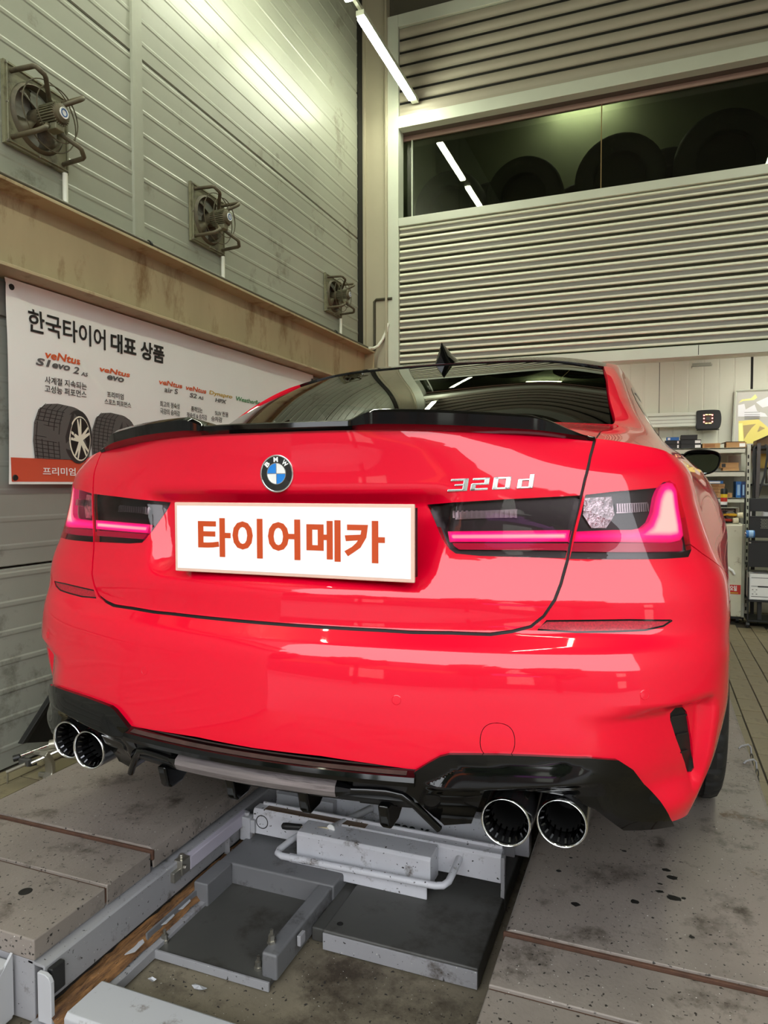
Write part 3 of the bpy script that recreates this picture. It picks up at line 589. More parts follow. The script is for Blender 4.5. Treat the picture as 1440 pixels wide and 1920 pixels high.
UNET = [
 [_b(0), _b(.25), _b(.46), _b(.62), _b(.76), _b(.90), _b(1.06)],
 [(0,.16,1.043),(.25,.175,1.042),(.45,.25,1.036),(.595,.375,1.028),(.70,.52,1.012),(.775,.66,.985),_b(1.20)],
 [(0,.44,1.068),(.25,.465,1.068),(.46,.565,1.067),(.634,.705,1.064),(.705,.83,1.050),(.785,.98,.995),_b(1.52)],
 [(0,.692,1.170),(.25,.707,1.167),(.45,.762,1.158),(.615,.864,1.140),(.678,1.00,1.108),(.772,1.14,1.01),_b(1.75)],
 [(0,.952,1.270),(.25,.957,1.266),(.435,.982,1.254),(.594,1.044,1.230),(.650,1.20,1.190),(.772,1.32,1.01),_b(1.98)],
 [(0,1.20,1.338),(.24,1.20,1.334),(.42,1.205,1.322),(.570,1.225,1.297),(.628,1.42,1.262),(.775,1.52,1.005),_b(2.2)],
 [(0,1.62,1.408),(.24,1.62,1.404),(.42,1.62,1.392),(.560,1.62,1.362),(.628,1.72,1.300),(.78,1.75,1.0),_b(2.45)],
 [(0,2.25,1.435),(.24,2.25,1.431),(.42,2.25,1.418),(.570,2.25,1.385),(.640,2.25,1.325),(.79,2.25,.99),_b(2.97)],
 [(0,2.72,1.400),(.24,2.71,1.396),(.42,2.69,1.384),(.575,2.65,1.352),(.650,2.65,1.290),(.80,2.65,.985),_b(3.37)],
 [(0,3.42,1.08),(.25,3.40,1.075),(.47,3.35,1.065),(.66,3.27,1.05),(.73,3.28,1.03),(.81,3.29,.975),_b(4.0)],
 [(0,4.05,.975),(.25,4.04,.972),(.47,4.00,.96),(.66,3.95,.945),(.73,3.93,.935),(.80,3.9,.92),_b(4.55)],
 [_b(SMAX-.02), _b(SMAX-.25), _b(SMAX-.47), _b(SMAX-.66), _b(SMAX-.8), _b(SMAX-.95), _b(SMAX-1.05)]]
UNET = np.array(UNET, float)
_nr, _nc = UNET.shape[:2]
_mir = np.concatenate([(UNET*[-1, 1, 1])[:, 3:0:-1], UNET], 1)          # mirrored columns so the centre line is smooth
_CI = [Spline(np.arange(_nr), _mir[:, k]) for k in range(_mir.shape[1])]
_CJ = [Spline(np.arange(-3, _nc), np.eye(_nc+3)[k]) for k in range(_nc+3)]
def U(j, i):
    j = np.atleast_1d(np.asarray(j, float)); i = np.atleast_1d(np.asarray(i, float)); j, i = np.broadcast_arrays(j, i)
    sg = np.where(j < 0, -1., 1.); a = np.abs(j); out = np.zeros((len(a), 3))
    for k in range(_nc+3): out += _CJ[k](a)[:, None]*_CI[k](i)
    out[:, 0] *= sg; return out
def normals(f, a, b, e=1.5e-3):
    n = np.cross(f(a+e, b)-f(a-e, b), f(a, b+e)-f(a, b-e)); return n/np.maximum(np.linalg.norm(n, axis=1), 1e-12)[:, None]
# ---------- car ----------
def paint(name, col):
    m = mat(name, col, .38, coat=1.0, spec=.12); return m
M_paint = paint('glossy_red_paint', (226, 0, 42))
M_gloss = mat('gloss_black', (7, 7, 8), .07, spec=.42)
M_roof = mat('black_roof', (8, 9, 9), .05, spec=.5)
M_seam = mat('seam_black', (10, 6, 6), .6)
M_satin = mat('satin_black', (18, 18, 18), .5)
M_glass = clear('tinted_glass', (.05, .055, .05), 1.48)
M_lens = clear('lamp_lens', (.90, .80, .82), 1.42)
M_house = mat('lamp_housing_black', (14, 10, 12), .3)
M_lampred = mat('lamp_red_band', (150, 0, 34), .2, emit=(.30, .0, .04), estr=.35)
M_spark = mat('faceted_reflector', (190, 188, 192), .12, metal=.9, var=.5, vscale=60, bump=1., bscale=120)
M_mod = mat('lamp_reflector', (150, 146, 150), .22, metal=.85, bump=.0)
M_refl = mat('red_reflector', (176, 14, 40), .35, coat=.3, var=.45, vscale=300)
M_scuff = mat('scuffed_silver_strip', (120, 112, 112), .35, metal=.35, var=.3, vscale=10, stretch=(.6, 6, 12), dirt=(60, 52, 54), damt=.3, dscale=7)
M_darkchrome = mat('dark_chrome', (74, 74, 76), .2, metal=1)
def bar_material():
    m = bpy.data.materials.new('lit_light_bar'); m.use_nodes = True; nt = m.node_tree; P = nt.nodes['Principled BSDF']; L = nt.links.new
    a = N(nt, 'ShaderNodeAttribute', attribute_name='core'); r = N(nt, 'ShaderNodeValToRGB'); e = r.color_ramp.elements
    e[0].position = 0; e[0].color = (.40, .0, .07, 1); e[1].position = 1; e[1].color = (1.20, .50, .42, 1)
    x = r.color_ramp.elements.new(.55); x.color = (.85, .010, .22, 1)
    L(a.outputs['Fac'], r.inputs[0]); L(r.outputs[0], P.inputs['Emission Color']); P.inputs['Emission Strength'].default_value = 1.0
    P.inputs['Base Color'].default_value = (.35, 0, .03, 1); P.inputs['Roughness'].default_value = .15; return m
M_bar = bar_material()
car = thing('car', 'red sedan with black roof and boot spoiler, standing on the lift platforms', 'car', (0, 2.3, 0))
def inpoly(p, poly):
    x, y = p[:, 0], p[:, 1]; c = np.zeros(len(p), bool); n = len(poly)
    for i in range(n):
        (x1, y1), (x2, y2) = poly[i], poly[(i+1) % n]
        if y1 == y2: continue
        k = ((y1 > y) != (y2 > y)) & (x < (x2-x1)*(y-y1)/(y2-y1)+x1); c ^= k
    return c
def dense(p, d, close=True):
    o = []; n = len(p)
    for i in range(n if close else n-1):
        a, b = np.array(p[i]), np.array(p[(i+1) % n]); k = max(1, int(np.ceil(np.abs((b-a)/d).max()))); o += [tuple(a+(b-a)*j/k) for j in range(k)]
    if not close: o.append(tuple(p[-1]))
    return o
def rnd(p, it=2):
    """corner cutting"""
    for _ in range(it): p = [q for i in range(len(p)) for q in (tuple(.75*np.array(p[i])+.25*np.array(p[(i+1) % len(p)])), tuple(.25*np.array(p[i])+.75*np.array(p[(i+1) % len(p)])))]
    return p
def stripline(p, w):
    """polygon of half width w about a polyline"""
    p = np.array(p, float); t = np.gradient(p, axis=0); t /= np.linalg.norm(t, axis=1)[:, None]; n = np.stack([-t[:, 1], t[:, 0]], 1)*w
    return [tuple(q) for q in np.concatenate([p+n, (p-n)[::-1]])]
def grow(p, w):
    p = np.array(p, float); a = 0
    for i in range(len(p)): a += p[i][0]*p[(i+1) % len(p)][1]-p[(i+1) % len(p)][0]*p[i][1]
    t = np.roll(p, -1, 0)-np.roll(p, 1, 0); t /= np.linalg.norm(t, axis=1)[:, None]; n = np.stack([t[:, 1], -t[:, 0]], 1)*np.sign(a)
    return [tuple(q) for q in p+n*w]
class Cut:
    """a surface chart cut along outlines: every triangle belongs to the first region that holds its centre"""
    def __init__(s, f, dom, regs, ga, gb, step):
        s.f = f; P = []; E = []
        for p in [dom]+[r[1] for r in regs]:
            q = dense(p, step); k = len(P); P += q; E += [(k+i, k+(i+1) % len(q)) for i in range(len(q))]
        G = np.array([(a, b) for a in ga for b in gb]); G = G[inpoly(G, dom)]
        allp = [Vector(p) for p in P]+[Vector(p) for p in G]
        v, e, t = delaunay_2d_cdt(allp, E, [], 0, 1e-6)[:3]
        s.P = np.array([tuple(p) for p in v]); T = np.array([q for q in t if len(q) == 3]); c = s.P[T].mean(1); k = inpoly(c, dom); s.T = T[k]; c = c[k]
        a = s.P[s.T]; ar = (a[:, 1, 0]-a[:, 0, 0])*(a[:, 2, 1]-a[:, 0, 1])-(a[:, 2, 0]-a[:, 0, 0])*(a[:, 1, 1]-a[:, 0, 1])
        s.T[ar < 0] = s.T[ar < 0][:, ::-1]
        s.R = np.full(len(s.T), '', dtype=object)
        for n_, poly in regs:
            m = (s.R == '') & inpoly(c, poly); s.R[m] = n_
    def patch(s, names, off=0., sg=1, skirt=.012, f=None, offf=None):
        if isinstance(names, str): names = [names]
        T = s.T[np.isin(s.R, names)]
        if not len(T): return None
        u, inv_ = np.unique(T, return_inverse=True); T = inv_.reshape(-1, 3); p = s.P[u]; a, b = p[:, 0]*sg, p[:, 1]
        f = f or s.f; V = f(a, b); Nn = normals(f, a, b); o = off if offf is None else off+offf(p[:, 0], p[:, 1])
        V = V+Nn*(o[:, None] if isinstance(o, np.ndarray) else o)
        if offf is not None:                          # normals of the offset surface
            g = lambda a_, b_: f(a_, b_)+normals(f, a_, b_)*(off+offf(np.abs(a_), b_))[:, None]
            Nn = normals(g, a, b, 2e-3)
        if sg < 0: T = T[:, ::-1]
        if skirt:
            E = np.concatenate([T[:, [0, 1]], T[:, [1, 2]], T[:, [2, 0]]]); key = np.sort(E, 1); _, ix, ct = np.unique(key, axis=0, return_index=True, return_counts=True)
            E = E[ix[ct == 1]]; E = E[~((np.abs(p[E[:, 0], 0]) < 1e-5) & (np.abs(p[E[:, 1], 0]) < 1e-5))]
            k = len(V); e = V[E[:, 1]]-V[E[:, 0]]; nn = np.cross(e, Nn[E[:, 0]]); nn /= np.maximum(np.linalg.norm(nn, axis=1), 1e-9)[:, None]
            A, B_ = V[E[:, 0]], V[E[:, 1]]; V = np.concatenate([V, A, B_, B_-Nn[E[:, 1]]*skirt, A-Nn[E[:, 0]]*skirt]); Nn = np.concatenate([Nn]+[nn]*4); m = len(E); i = np.arange(m)
            T = np.concatenate([T, np.stack([k+i, k+3*m+i, k+2*m+i], 1), np.stack([k+i, k+2*m+i, k+m+i], 1)])
        return V, Nn, T, p
def part(name, patches, m, parent, label=None, core=None):
    V = []; Nn = []; T = []; k = 0; pp = []
    for q in patches:
        if q is None: continue
        V.append(q[0]); Nn.append(q[1]); T.append(q[2]+k); k += len(q[0]); pp.append(q[3])
    V = np.concatenate(V)-np.array(WL[parent.name]); Nn = np.concatenate(Nn); T = np.concatenate(T)
    me = bpy.data.meshes.new(name); me.from_pydata(V.tolist(), [], T.tolist()); me.materials.append(m)
    me.polygons.foreach_set('use_smooth', [True]*len(me.polygons)); me.normals_split_custom_set_from_vertices(Nn.tolist())
    if core is not None:
        at = me.attributes.new('core', 'FLOAT', 'POINT'); val = np.zeros(len(V)); c = core(pp[0]); val[:len(c)] = c; at.data.foreach_set('value', val)
    o = bpy.data.objects.new(name, me); link(o, parent, label); WL[o.name] = WL[parent.name]; return o
# outlines in the chart (s = metres round the body from the rear centre line, z = height)
T_ = {"shut": [[0.659, 0.989], [0.648, 0.964], [0.632, 0.918], [0.621, 0.878], [0.607, 0.828], [0.595, 0.768], [0.58, 0.724], [0.567, 0.696], [0.546, 0.666], [0.522, 0.647], [0.487, 0.638], [0.447, 0.633], [0.373, 0.634], [0.298, 0.633], [0.246, 0.634]], "lamp_o": [[0.632, 0.89], [0.688, 0.896], [0.744, 0.9], [0.783, 0.903], [0.798, 0.913], [0.817, 0.917], [0.835, 0.91], [0.849, 0.887], [0.861, 0.846], [0.861, 0.815], [0.858, 0.785], [0.842, 0.771], [0.778, 0.769], [0.682, 0.769], [0.599, 0.77]], "lamp_i": [[0.322, 0.871], [0.377, 0.876], [0.481, 0.882], [0.583, 0.887], [0.622, 0.889], [0.591, 0.771], [0.511, 0.773], [0.429, 0.775], [0.382, 0.779], [0.37, 0.787], [0.355, 0.806], [0.338, 0.841]], "bar_i": [[0.364, 0.821], [0.602, 0.824], [0.598, 0.802], [0.369, 0.801]], "bar_o": [[0.61, 0.821], [0.684, 0.824], [0.722, 0.824], [0.744, 0.828], [0.76, 0.839], [0.771, 0.857], [0.78, 0.885], [0.788, 0.899], [0.798, 0.91], [0.813, 0.914], [0.83, 0.912], [0.843, 0.899], [0.844, 0.866], [0.846, 0.831], [0.844, 0.812], [0.831, 0.803], [0.809, 0.8], [0.683, 0.802], [0.608, 0.802]], "mod_i": [[0.37, 0.858], [0.504, 0.864], [0.497, 0.848], [0.378, 0.844]], "mod_o": [[0.695, 0.874], [0.766, 0.877], [0.757, 0.859], [0.696, 0.856]], "mod_p": [[0.633, 0.885], [0.688, 0.888], [0.692, 0.853], [0.674, 0.828], [0.645, 0.828], [0.629, 0.853]], "refl": [[0.533, 0.64], [0.551, 0.659], [0.625, 0.66], [0.704, 0.661], [0.784, 0.659], [0.788, 0.656], [0.77, 0.646], [0.733, 0.639], [0.673, 0.637], [0.604, 0.636]], "bump": [[0.313, 0.393], [0.334, 0.408], [0.357, 0.423], [0.373, 0.428], [0.416, 0.43], [0.462, 0.431], [0.517, 0.43], [0.61, 0.427], [0.663, 0.419], [0.691, 0.399], [0.715, 0.369], [0.748, 0.33], [0.787, 0.277]], "wing": [[0.68, 0.288], [0.625, 0.332], [0.574, 0.354], [0.518, 0.365], [0.471, 0.368], [0.433, 0.366], [0.43, 0.35], [0.412, 0.279], [0.362, 0.271], [0.343, 0.294], [0.327, 0.324], [0.312, 0.343], [0.297, 0.353]], "vent": [[0.782, 0.484], [0.789, 0.496], [0.81, 0.493], [0.822, 0.482], [0.833, 0.444], [0.85, 0.398], [0.859, 0.364], [0.855, 0.356], [0.84, 0.358], [0.816, 0.395], [0.796, 0.435], [0.782, 0.472]], "tow": [[0.427, 0.486], [0.486, 0.483], [0.485, 0.42], [0.423, 0.422]], "sens": [[0.279, 0.517], [0.716, 0.532]], "badge": [[0.366, 0.908], [0.541, 0.915]]}
zt_ = lambda s: float(ZT(s)[0])
shut = [tuple(p) for p in T_['shut']]
s_top = shut[0][0]+.006; shut[0] = (s_top, zt_(s_top))
shut_line = shut+[(0., .634)]
trunk = [(0., zt_(0))]+[(s, zt_(s)) for s in np.linspace(.02, s_top-.005, 40)]+shut_line
lampo = [tuple(p) for p in T_['lamp_o']]; lampi = [tuple(p) for p in T_['lamp_i']]; refl = [tuple(p) for p in T_['refl']]; vent = [tuple(p) for p in T_['vent']]; tow = rnd([tuple(p) for p in T_['tow']], 3)
bump = [tuple(p) for p in T_['bump']]; wing = [tuple(p) for p in T_['wing']]
SA = 1.83                                             # chart position of the rear axle
sy = np.linspace(1.0, 6.0, 600); yy = BCURVE(sy)[:, 1]; s_of_y = lambda y: float(np.interp(y, yy, sy))
AX_R, AX_F, ZW = 1.05, 3.90, .327
def arch(yc, R=.365): return [(s_of_y(yc+R*cos(a)), ZW+R*sin(a)) for a in np.linspace(radians(-22), radians(202), 40)]
aR, aF = arch(AX_R), arch(AX_F)
rear_bottom = [bump[-1], (.85, .272), (.95, .266), (1.10, .262), (aR[-1][0], .262)]
zb = lambda s: .20
low = [(0., .40), (.137, .402), (.238, .3975)]+bump
dom_bumper = low+rear_bottom[1:-1]
sB = s_of_y(4.2)
bottom = low+rear_bottom[1:]+aR[::-1]+[(aR[0][0]+.02, .19)]+[(aF[-1][0]-.02, .19)]+aF[::-1]+[(aF[0][0]+.02, .20), (6.4, .20), (SMAX, .20)]
top = [(s, zt_(s)) for s in np.linspace(SMAX, 0, 150)]
dom = bottom+top
seam_bq = [(.846, .800), (.90, .775), (1.0, .735), (1.10, .70), (1.22, .672), (1.34, .662), aR[-14]]
bumper_poly = [(0, .634)]+shut_line[::-1][1:-10]+[shut[5], (.599, .770)]+[(.72, .77), (.84, .771)]+seam_bq+[(s_of_y(AX_R), .69), (s_of_y(AX_R), .10), (0, .10)]
GB = [round(z, 4) for z in np.concatenate([np.arange(.19, 1.04, .0125)])]
GA = np.concatenate([np.arange(.006, 1.15, .0125), np.arange(1.16, 2.2, .03), np.arange(2.24, SMAX, .07)])
regsB = [('lamp_i', lampi), ('lamp_o', lampo), ('refl', grow(refl, -.0032)), ('reflring', refl), ('vent', vent), ('tow', grow(tow, -.0012)), ('towgap', tow),
         ('gap', stripline(dense(shut_line, .02, False), .003)), ('gap2', stripline(dense(seam_bq, .02, False), .0012)), ('trunk', trunk), ('bumper', bumper_poly), ('side', [(0, 0), (SMAX+.1, 0), (SMAX+.1, 1.2), (0, 1.2)])]
cB = Cut(B, dom, regsB, GA, GB, .0125)
# the rear window has a spline of its own so that it stays evenly curved
_GI = [Spline([2, 3.5, 5], np.array([_mir[2, q], (_mir[2, q]+_mir[5, q])/2+np.array([0, -.008, .012]), _mir[5, q]])) for q in range(7)]
_GJ = [Spline(np.arange(-3, 4), np.eye(7)[q]) for q in range(7)]
def GW(j, i):
    j = np.atleast_1d(np.asarray(j, float)); i = np.atleast_1d(np.asarray(i, float)); j, i = np.broadcast_arrays(j, i)
    sg = np.where(j < 0, -1., 1.); a = np.abs(j); out = np.zeros((len(a), 3))
    for q in range(7): out += _GJ[q](a)[:, None]*_GI[q](i)
    out[:, 0] *= sg; return out
# upper body: chart (j, i)
jshut = 3+(s_top-.62)/.14
ush = [(jshut, 0.), (jshut-.06, .5), (3.10, 1.2), (3.035, 1.72), (2.98, 1.90), (2.93, 1.93)]
deck = [(0, 0)]+ush+[(0, 1.93)]
win = rnd([(0.0, 1.95), (2.70, 1.95), (2.87, 1.97), (2.885, 2.1), (2.885, 4.6), (2.885, 4.97), (2.7, 4.985), (0.0, 4.985)], 0)
roof = [(0, 4.985), (2.7, 4.985), (2.885, 4.97), (2.96, 5.02), (2.96, 7.95), (0, 7.98)]
wsh = [(0, 8.02), (2.95, 8.02), (2.93, 8.95), (0, 8.98)]
gls = [(4.22, 4.25), (4.16, 5.15), (4.12, 7.75), (4.90, 8.85), (4.93, 8.6), (4.90, 3.9), (4.6, 3.8)]
hood = [(0, 9.03), (3.9, 9.05), (4.2, 9.6), (4.0, 10.95), (0, 10.97)]
domU = [(0, 0), (6, 0), (6, 11), (0, 11)]
regsU = [('gap', stripline(dense(ush, .05, False), .013)), ('deck', deck), ('win', win), ('roof', roof), ('wsh', wsh), ('gls', gls), ('glstrim', grow(gls, .07)), ('hood', hood), ('upper', [(-1, -1), (7, -1), (7, 12), (-1, 12)])]
cU = Cut(U, domU, regsU, np.arange(.1, 6, .1), np.arange(.05, 11, .1), .06)
both = lambda c, n_, **k: [c.patch(n_, sg=1, **k), c.patch(n_, sg=-1, **k)]
part('boot_lid', both(cB, 'trunk')+both(cU, 'deck'), M_paint, car)
part('bumper', both(cB, 'bumper'), M_paint, car)
for sg, w in ((1, 'right'), (-1, 'left')):
    part('body_side', [cB.patch('side', sg=sg), cU.patch('upper', sg=sg)], M_paint, car)
    part('panel_gap', [cB.patch(['gap', 'gap2', 'towgap'] if sg > 0 else ['gap', 'gap2'], sg=sg, off=-.005, skirt=0), cU.patch('gap', sg=sg, off=-.005, skirt=0)], M_seam, car)
    part('window_trim', [cU.patch('glstrim', sg=sg, off=.001, skirt=.004)], M_gloss, car)
    part('side_window', [cU.patch('gls', sg=sg, off=-.002, skirt=.004)], M_glass, car)
part('tow_cover', [cB.patch('tow', sg=1)], M_paint, car); part('bumper_patch', [cB.patch(['tow', 'towgap'], sg=-1, skirt=0)], M_paint, car)
part('roof_panel', both(cU, 'roof'), M_roof, car)
part('rear_window', both(cU, 'win', off=-.004, skirt=.004, f=GW), M_glass, car); part('windscreen', both(cU, 'wsh', off=-.002, skirt=.004), M_glass, car)
part('bonnet', both(cU, 'hood'), M_paint, car)
# tail lamps: black housing set back, lit bar, small reflectors, clear lens on the body surface
def subcut(poly, st): 
    p = np.array(poly); a0, b0 = p.min(0); a1, b1 = p.max(0)
    return Cut(B, poly, [('r', grow(poly, .01))], np.arange(a0+st/2, a1, st), np.arange(b0+st/2, b1, st), st)
def coref(poly, w):
    P = np.array(poly)
    def f(q):
        d = np.full(len(q), 9.)
        for i in range(len(P)):
            a, b = P[i], P[(i+1) % len(P)]; t = np.clip(((q-a)@(b-a))/max(1e-9, (b-a)@(b-a)), 0, 1); d = np.minimum(d, np.linalg.norm(q-(a+t[:, None]*(b-a)), axis=1))
        return np.clip(d/w, 0, 1)
    return f
bar_o = [tuple(p) for p in T_['bar_o']]; bar_i = [tuple(p) for p in T_['bar_i']]
zlow = lambda p: (p[0], p[1])
band_o = [(.602, .800), (.683, .800), (.806, .799), (.826, .801), (.838, .811), (.843, .800), (.836, .784), (.72, .783), (.600, .784)]
band_i = [(.370, .799), (.598, .799), (.595, .786), (.388, .787)]
sub = {}
for nm, poly, st in (('bar_o', bar_o, .0035), ('bar_i', bar_i, .0035), ('band_o', band_o, .012), ('band_i', band_i, .012), ('mod_i', [tuple(p) for p in T_['mod_i']], .02), ('mod_o', [tuple(p) for p in T_['mod_o']], .02), ('mod_p', [tuple(p) for p in T_['mod_p']], .015)):
    sub[nm] = (subcut(poly, st), poly)
def ribs(poly, n, sg, off, parent, m):
    """thin upright ribs across a reflector"""
    P = np.array(poly); a0, b0 = P.min(0); a1, b1 = P.max(0); mb = MB()
    for k in range(n):
        a = a0+(a1-a0)*(k+.5)/n; da = (a1-a0)/n*.25
        q = [(a-da, b0+.003), (a+da, b0+.003), (a+da, b1-.003), (a-da, b1-.003)]
        v = []
        for o in (off, off+.004):
            for s, z in q: v.append(B(s*sg, z)[0]+normals(B, np.array([s*sg]), np.array([z]))[0]*o)
        mb.add(v, [(0, 1, 2, 3), (4, 5, 6, 7)[::-1], (0, 1, 5, 4), (1, 2, 6, 5), (2, 3, 7, 6), (3, 0, 4, 7)])
    obj('reflector_ribs', mb, m, parent, kind='stuff')
for sg in (1, -1):
    for nm, bar, band, mods, lab in (('lamp_o', 'bar_o', 'band_o', ('mod_o', 'mod_p'), 'outer'), ('lamp_i', 'bar_i', 'band_i', ('mod_i',), 'inner')):
        hs = part('tail_lamp', [cB.patch(nm, sg=sg, off=-.016, skirt=.01)], M_house, car)
        part('lens', [cB.patch(nm, sg=sg, off=.001, skirt=.017)], M_lens, hs)
        c, poly = sub[bar]; part('light_bar', [c.patch('r', sg=sg, off=-.003, skirt=.012)], M_bar, hs, core=coref(poly, .0105 if bar == 'bar_i' else .021))
        part('red_band', [sub[band][0].patch('r', sg=sg, off=-.006, skirt=.010)], M_lampred, hs)
        for q in mods:
            part('reflector', [sub[q][0].patch('r', sg=sg, off=-.010, skirt=.006)], M_spark if q == 'mod_p' else M_mod, hs)
            if q != 'mod_p': ribs(sub[q][1], 14, sg, -.0105, hs, M_mod)
    part('side_reflector', [cB.patch('refl', sg=sg, off=-.002, skirt=.008)], M_refl, car); part('reflector_frame', [cB.patch('reflring', sg=sg, off=-.001, skirt=.004)], M_gloss, car)
    part('lamp_frame', [cB.patch('lamp_o', sg=sg, off=-.03, skirt=0), cB.patch('lamp_i', sg=sg, off=-.03, skirt=0)], M_seam, car)
    vn = part('vent', [cB.patch('vent', sg=sg, off=-.004, skirt=0)], M_satin, car)
    for k in range(3):
        z = .475-.035*k; mb = MB(); a = .784+.012*k; b = .822+.004*k
        v = []
        for o in (-.005, .001):
            for s, zz in ((a, z), (b, z), (b, z+.003), (a, z+.003)): v.append(B(s*sg, zz)[0]+normals(B, np.array([s*sg]), np.array([zz]))[0]*o)
        mb.add(v, [(0, 1, 2, 3), (7, 6, 5, 4), (0, 1, 5, 4), (1, 2, 6, 5), (2, 3, 7, 6), (3, 0, 4, 7)]); obj('vent_blade', mb, M_black, vn)
for s, z in T_['sens']:
    for sg in (1, -1):
        p = B(s*sg, z)[0]; n_ = normals(B, np.array([s*sg]), np.array([z]))[0]
        obj('parking_sensor', MB().lathe([(.0088, -.004), (.0092, .0004), (.0080, .0008), (.0076, .0004), (0, .0006)], p, n_, 20), M_paint, car, smooth=30)
# gloss black lower diffuser: two side wings, a ledge, a scuffed strip and fins
wpoly = bump+wing
def gw(a, b):
    zb_ = .372+.014*sstep(.34, .60, a); zt__ = zb_+.030*sstep(.325, .40, a)*(1-sstep(.56, .68, a))+.004
    t = np.clip((b-zb_)/(zt__-zb_), 0, 1); win_ = sstep(.322, .36, a)*(1-sstep(.54, .66, a))
    return .010+.011*win_*(1-t)*sstep(zb_-.011, zb_, b)-.012*sstep(.335, .285, b)*(1-sstep(.40, .48, a))-.010*win_*sstep(zb_-.006, zb_-.03, b)
cW = Cut(B, wpoly, [('w', grow(wpoly, .02))], np.arange(.30, .80, .006), np.concatenate([np.arange(.26, .345, .008), np.arange(.345, .40, .0025), np.arange(.40, .44, .006)]), .006)
df = thing('rear_diffuser', loc=(0, 0, .35), parent=car)
for sg in (1, -1): part('diffuser_wing', [cW.patch('w', sg=sg, skirt=.05, offf=gw)], M_gloss, df)
def sweep(mb, prof, s0, s1, n=30, m=0, tap=None):
    """profile (out, z) swept along the plan curve of the rear"""
    v = []; k = len(prof); ss = np.linspace(s0, s1, n+1)
    for s in ss:
        a = abs(s); p = BCURVE(a)[0]; t = BCURVE(a+1e-3)[0]-BCURVE(a-1e-3)[0]; t /= np.hypot(*t); nn = np.array([t[1], -t[0]]); g = 1 if s >= 0 else -1
        sc = 1 if tap is None else tap(s)
        zc = sum(q[1] for q in prof)/k; oc = sum(q[0] for q in prof)/k
        for o, z in prof: q = p+nn*(oc+(o-oc)*sc); v.append((q[0]*g, q[1], zc+(z-zc)*sc))
    mb.add(v, [(i*k+j, i*k+(j+1) % k, (i+1)*k+(j+1) % k, (i+1)*k+j) for i in range(n) for j in range(k)]+[tuple(range(k))[::-1], tuple(range(n*k, n*k+k))], m); return mb
obj('ledge', sweep(MB(), [(.02, .397), (.046, .394), (.066, .386), (.069, .378), (.066, .369), (.052, .366), (.02, .366)], -.314, .314, 60), M_gloss, df, smooth=35)
obj('ledge_grime', sweep(MB(), [(.040, .3955), (.062, .3885), (.061, .3880), (.040, .394)], -.30, .30, 50), mat('road_grime', (56, 40, 36), .8, var=.4, vscale=40), df)
obj('scuff_strip', sweep(MB(), [(.052, .364), (.064, .356), (.066, .346), (.060, .334), (.048, .329), (.03, .335), (.03, .36)], -.172, .172, 40), M_scuff, df, smooth=35)
for sg in (1, -1):
    obj('strip_end', sweep(MB(), [(.052, .364), (.064, .356), (.066, .346), (.060, .334), (.048, .329), (.03, .335), (.03, .36)], sg*.172, sg*.200, 6, tap=lambda s: 1-.62*(abs(s)-.172)/.028), M_gloss, df, smooth=35)
    pts = []
    for s, o, z in ((.196, .050, .346), (.235, .050, .349), (.270, .050, .350), (.297, .047, .345), (.318, .040, .326), (.338, .030, .300), (.358, .020, .274)):
        p = BCURVE(s)[0]; pts.append((p[0]*sg, p[1]-o, z))
    obj('edge_rail', MB().tube(pts, .0075, 8), M_gloss, df, smooth=60)
    obj('inner_web', sweep(MB(), [(.046, .372), (.046, .350), (.0, .30), (-.02, .31), (.0, .372)], sg*.20, sg*.318, 12), M_satin, df, smooth=30)
obj('lower_panel', sweep(MB(), [(.044, .332), (.020, .312), (-.03, .300), (-.14, .292), (-.14, .305), (-.02, .330), (.03, .350)], -.318, .318, 50), M_satin, df, smooth=30)
for x in (-.235, -.070, .095, .262):
    obj('fin', MB().prism([(-.030, .322), (-.018, .280), (-.008, .270), (.030, .272), (.070, .298), (.02, .325)], 'x', x-.011, x+.011), M_gloss, df, bevel=.005, smooth=None)
boxo('under_tray', -.62, .62, .22, 1.0, .29, .33, M_satin, car, bevel=.004)
boxo('floor_pan', -.72, .72, 1.0, 4.3, .17, .26, M_satin, car, bevel=.01)
# exhaust tips
for x, y in ((.478, .022), (.572, .054), (-.478, .022), (-.572, .054)):
    R = .0432; zc = .306; xx = x; a0 = Vector((xx, y, zc)); ax = Vector((0, 1, .04))
    tp = obj('exhaust_tip', MB().lathe([(R-.0035, .13), (R-.0035, .004), (R-.001, 0), (R+.0015, .001), (R+.002, .006), (R+.003, .06), (R, .16)], a0, ax, 40), M_darkchrome if False else mat_tip if 'mat_tip' in globals() else globals().setdefault('mat_tip', mat('black_exhaust_shell', (26, 26, 27), .22, coat=1.)), car, smooth=45)
    obj('rim', MB().lathe([(R-.0030, .003), (R-.0022, -.0012), (R-.0003, -.0024), (R+.0014, -.0012), (R+.0020, .003)], a0, ax, 40), M_chrome, tp, smooth=60, label='bright chrome rim')
    obj('inner_sleeve', MB().lathe([(R-.010, .035), (R-.012, .12), (0, .12)], a0, ax, 32), M_satin, tp, smooth=40)
    for k in range(18):
        a = 2*pi*k/18; c, s_ = cos(a), sin(a)
        mb = MB(); u = Vector((c, 0, s_)); w = Vector((-s_, 0, c))
        pr = [(R-.0045, .006), (R-.0105, .012), (R-.0115, .045), (R-.0045, .045)]; v = []
        for q in (-.0016, .0016): v += [a0+u*r+Vector((0, h, .04*h))+w*q for r, h in pr]
        mb.add(v, [(0, 1, 2, 3), (7, 6, 5, 4), (0, 1, 5, 4), (1, 2, 6, 5), (2, 3, 7, 6)]); obj('rib', mb, M_darkchrome, tp)
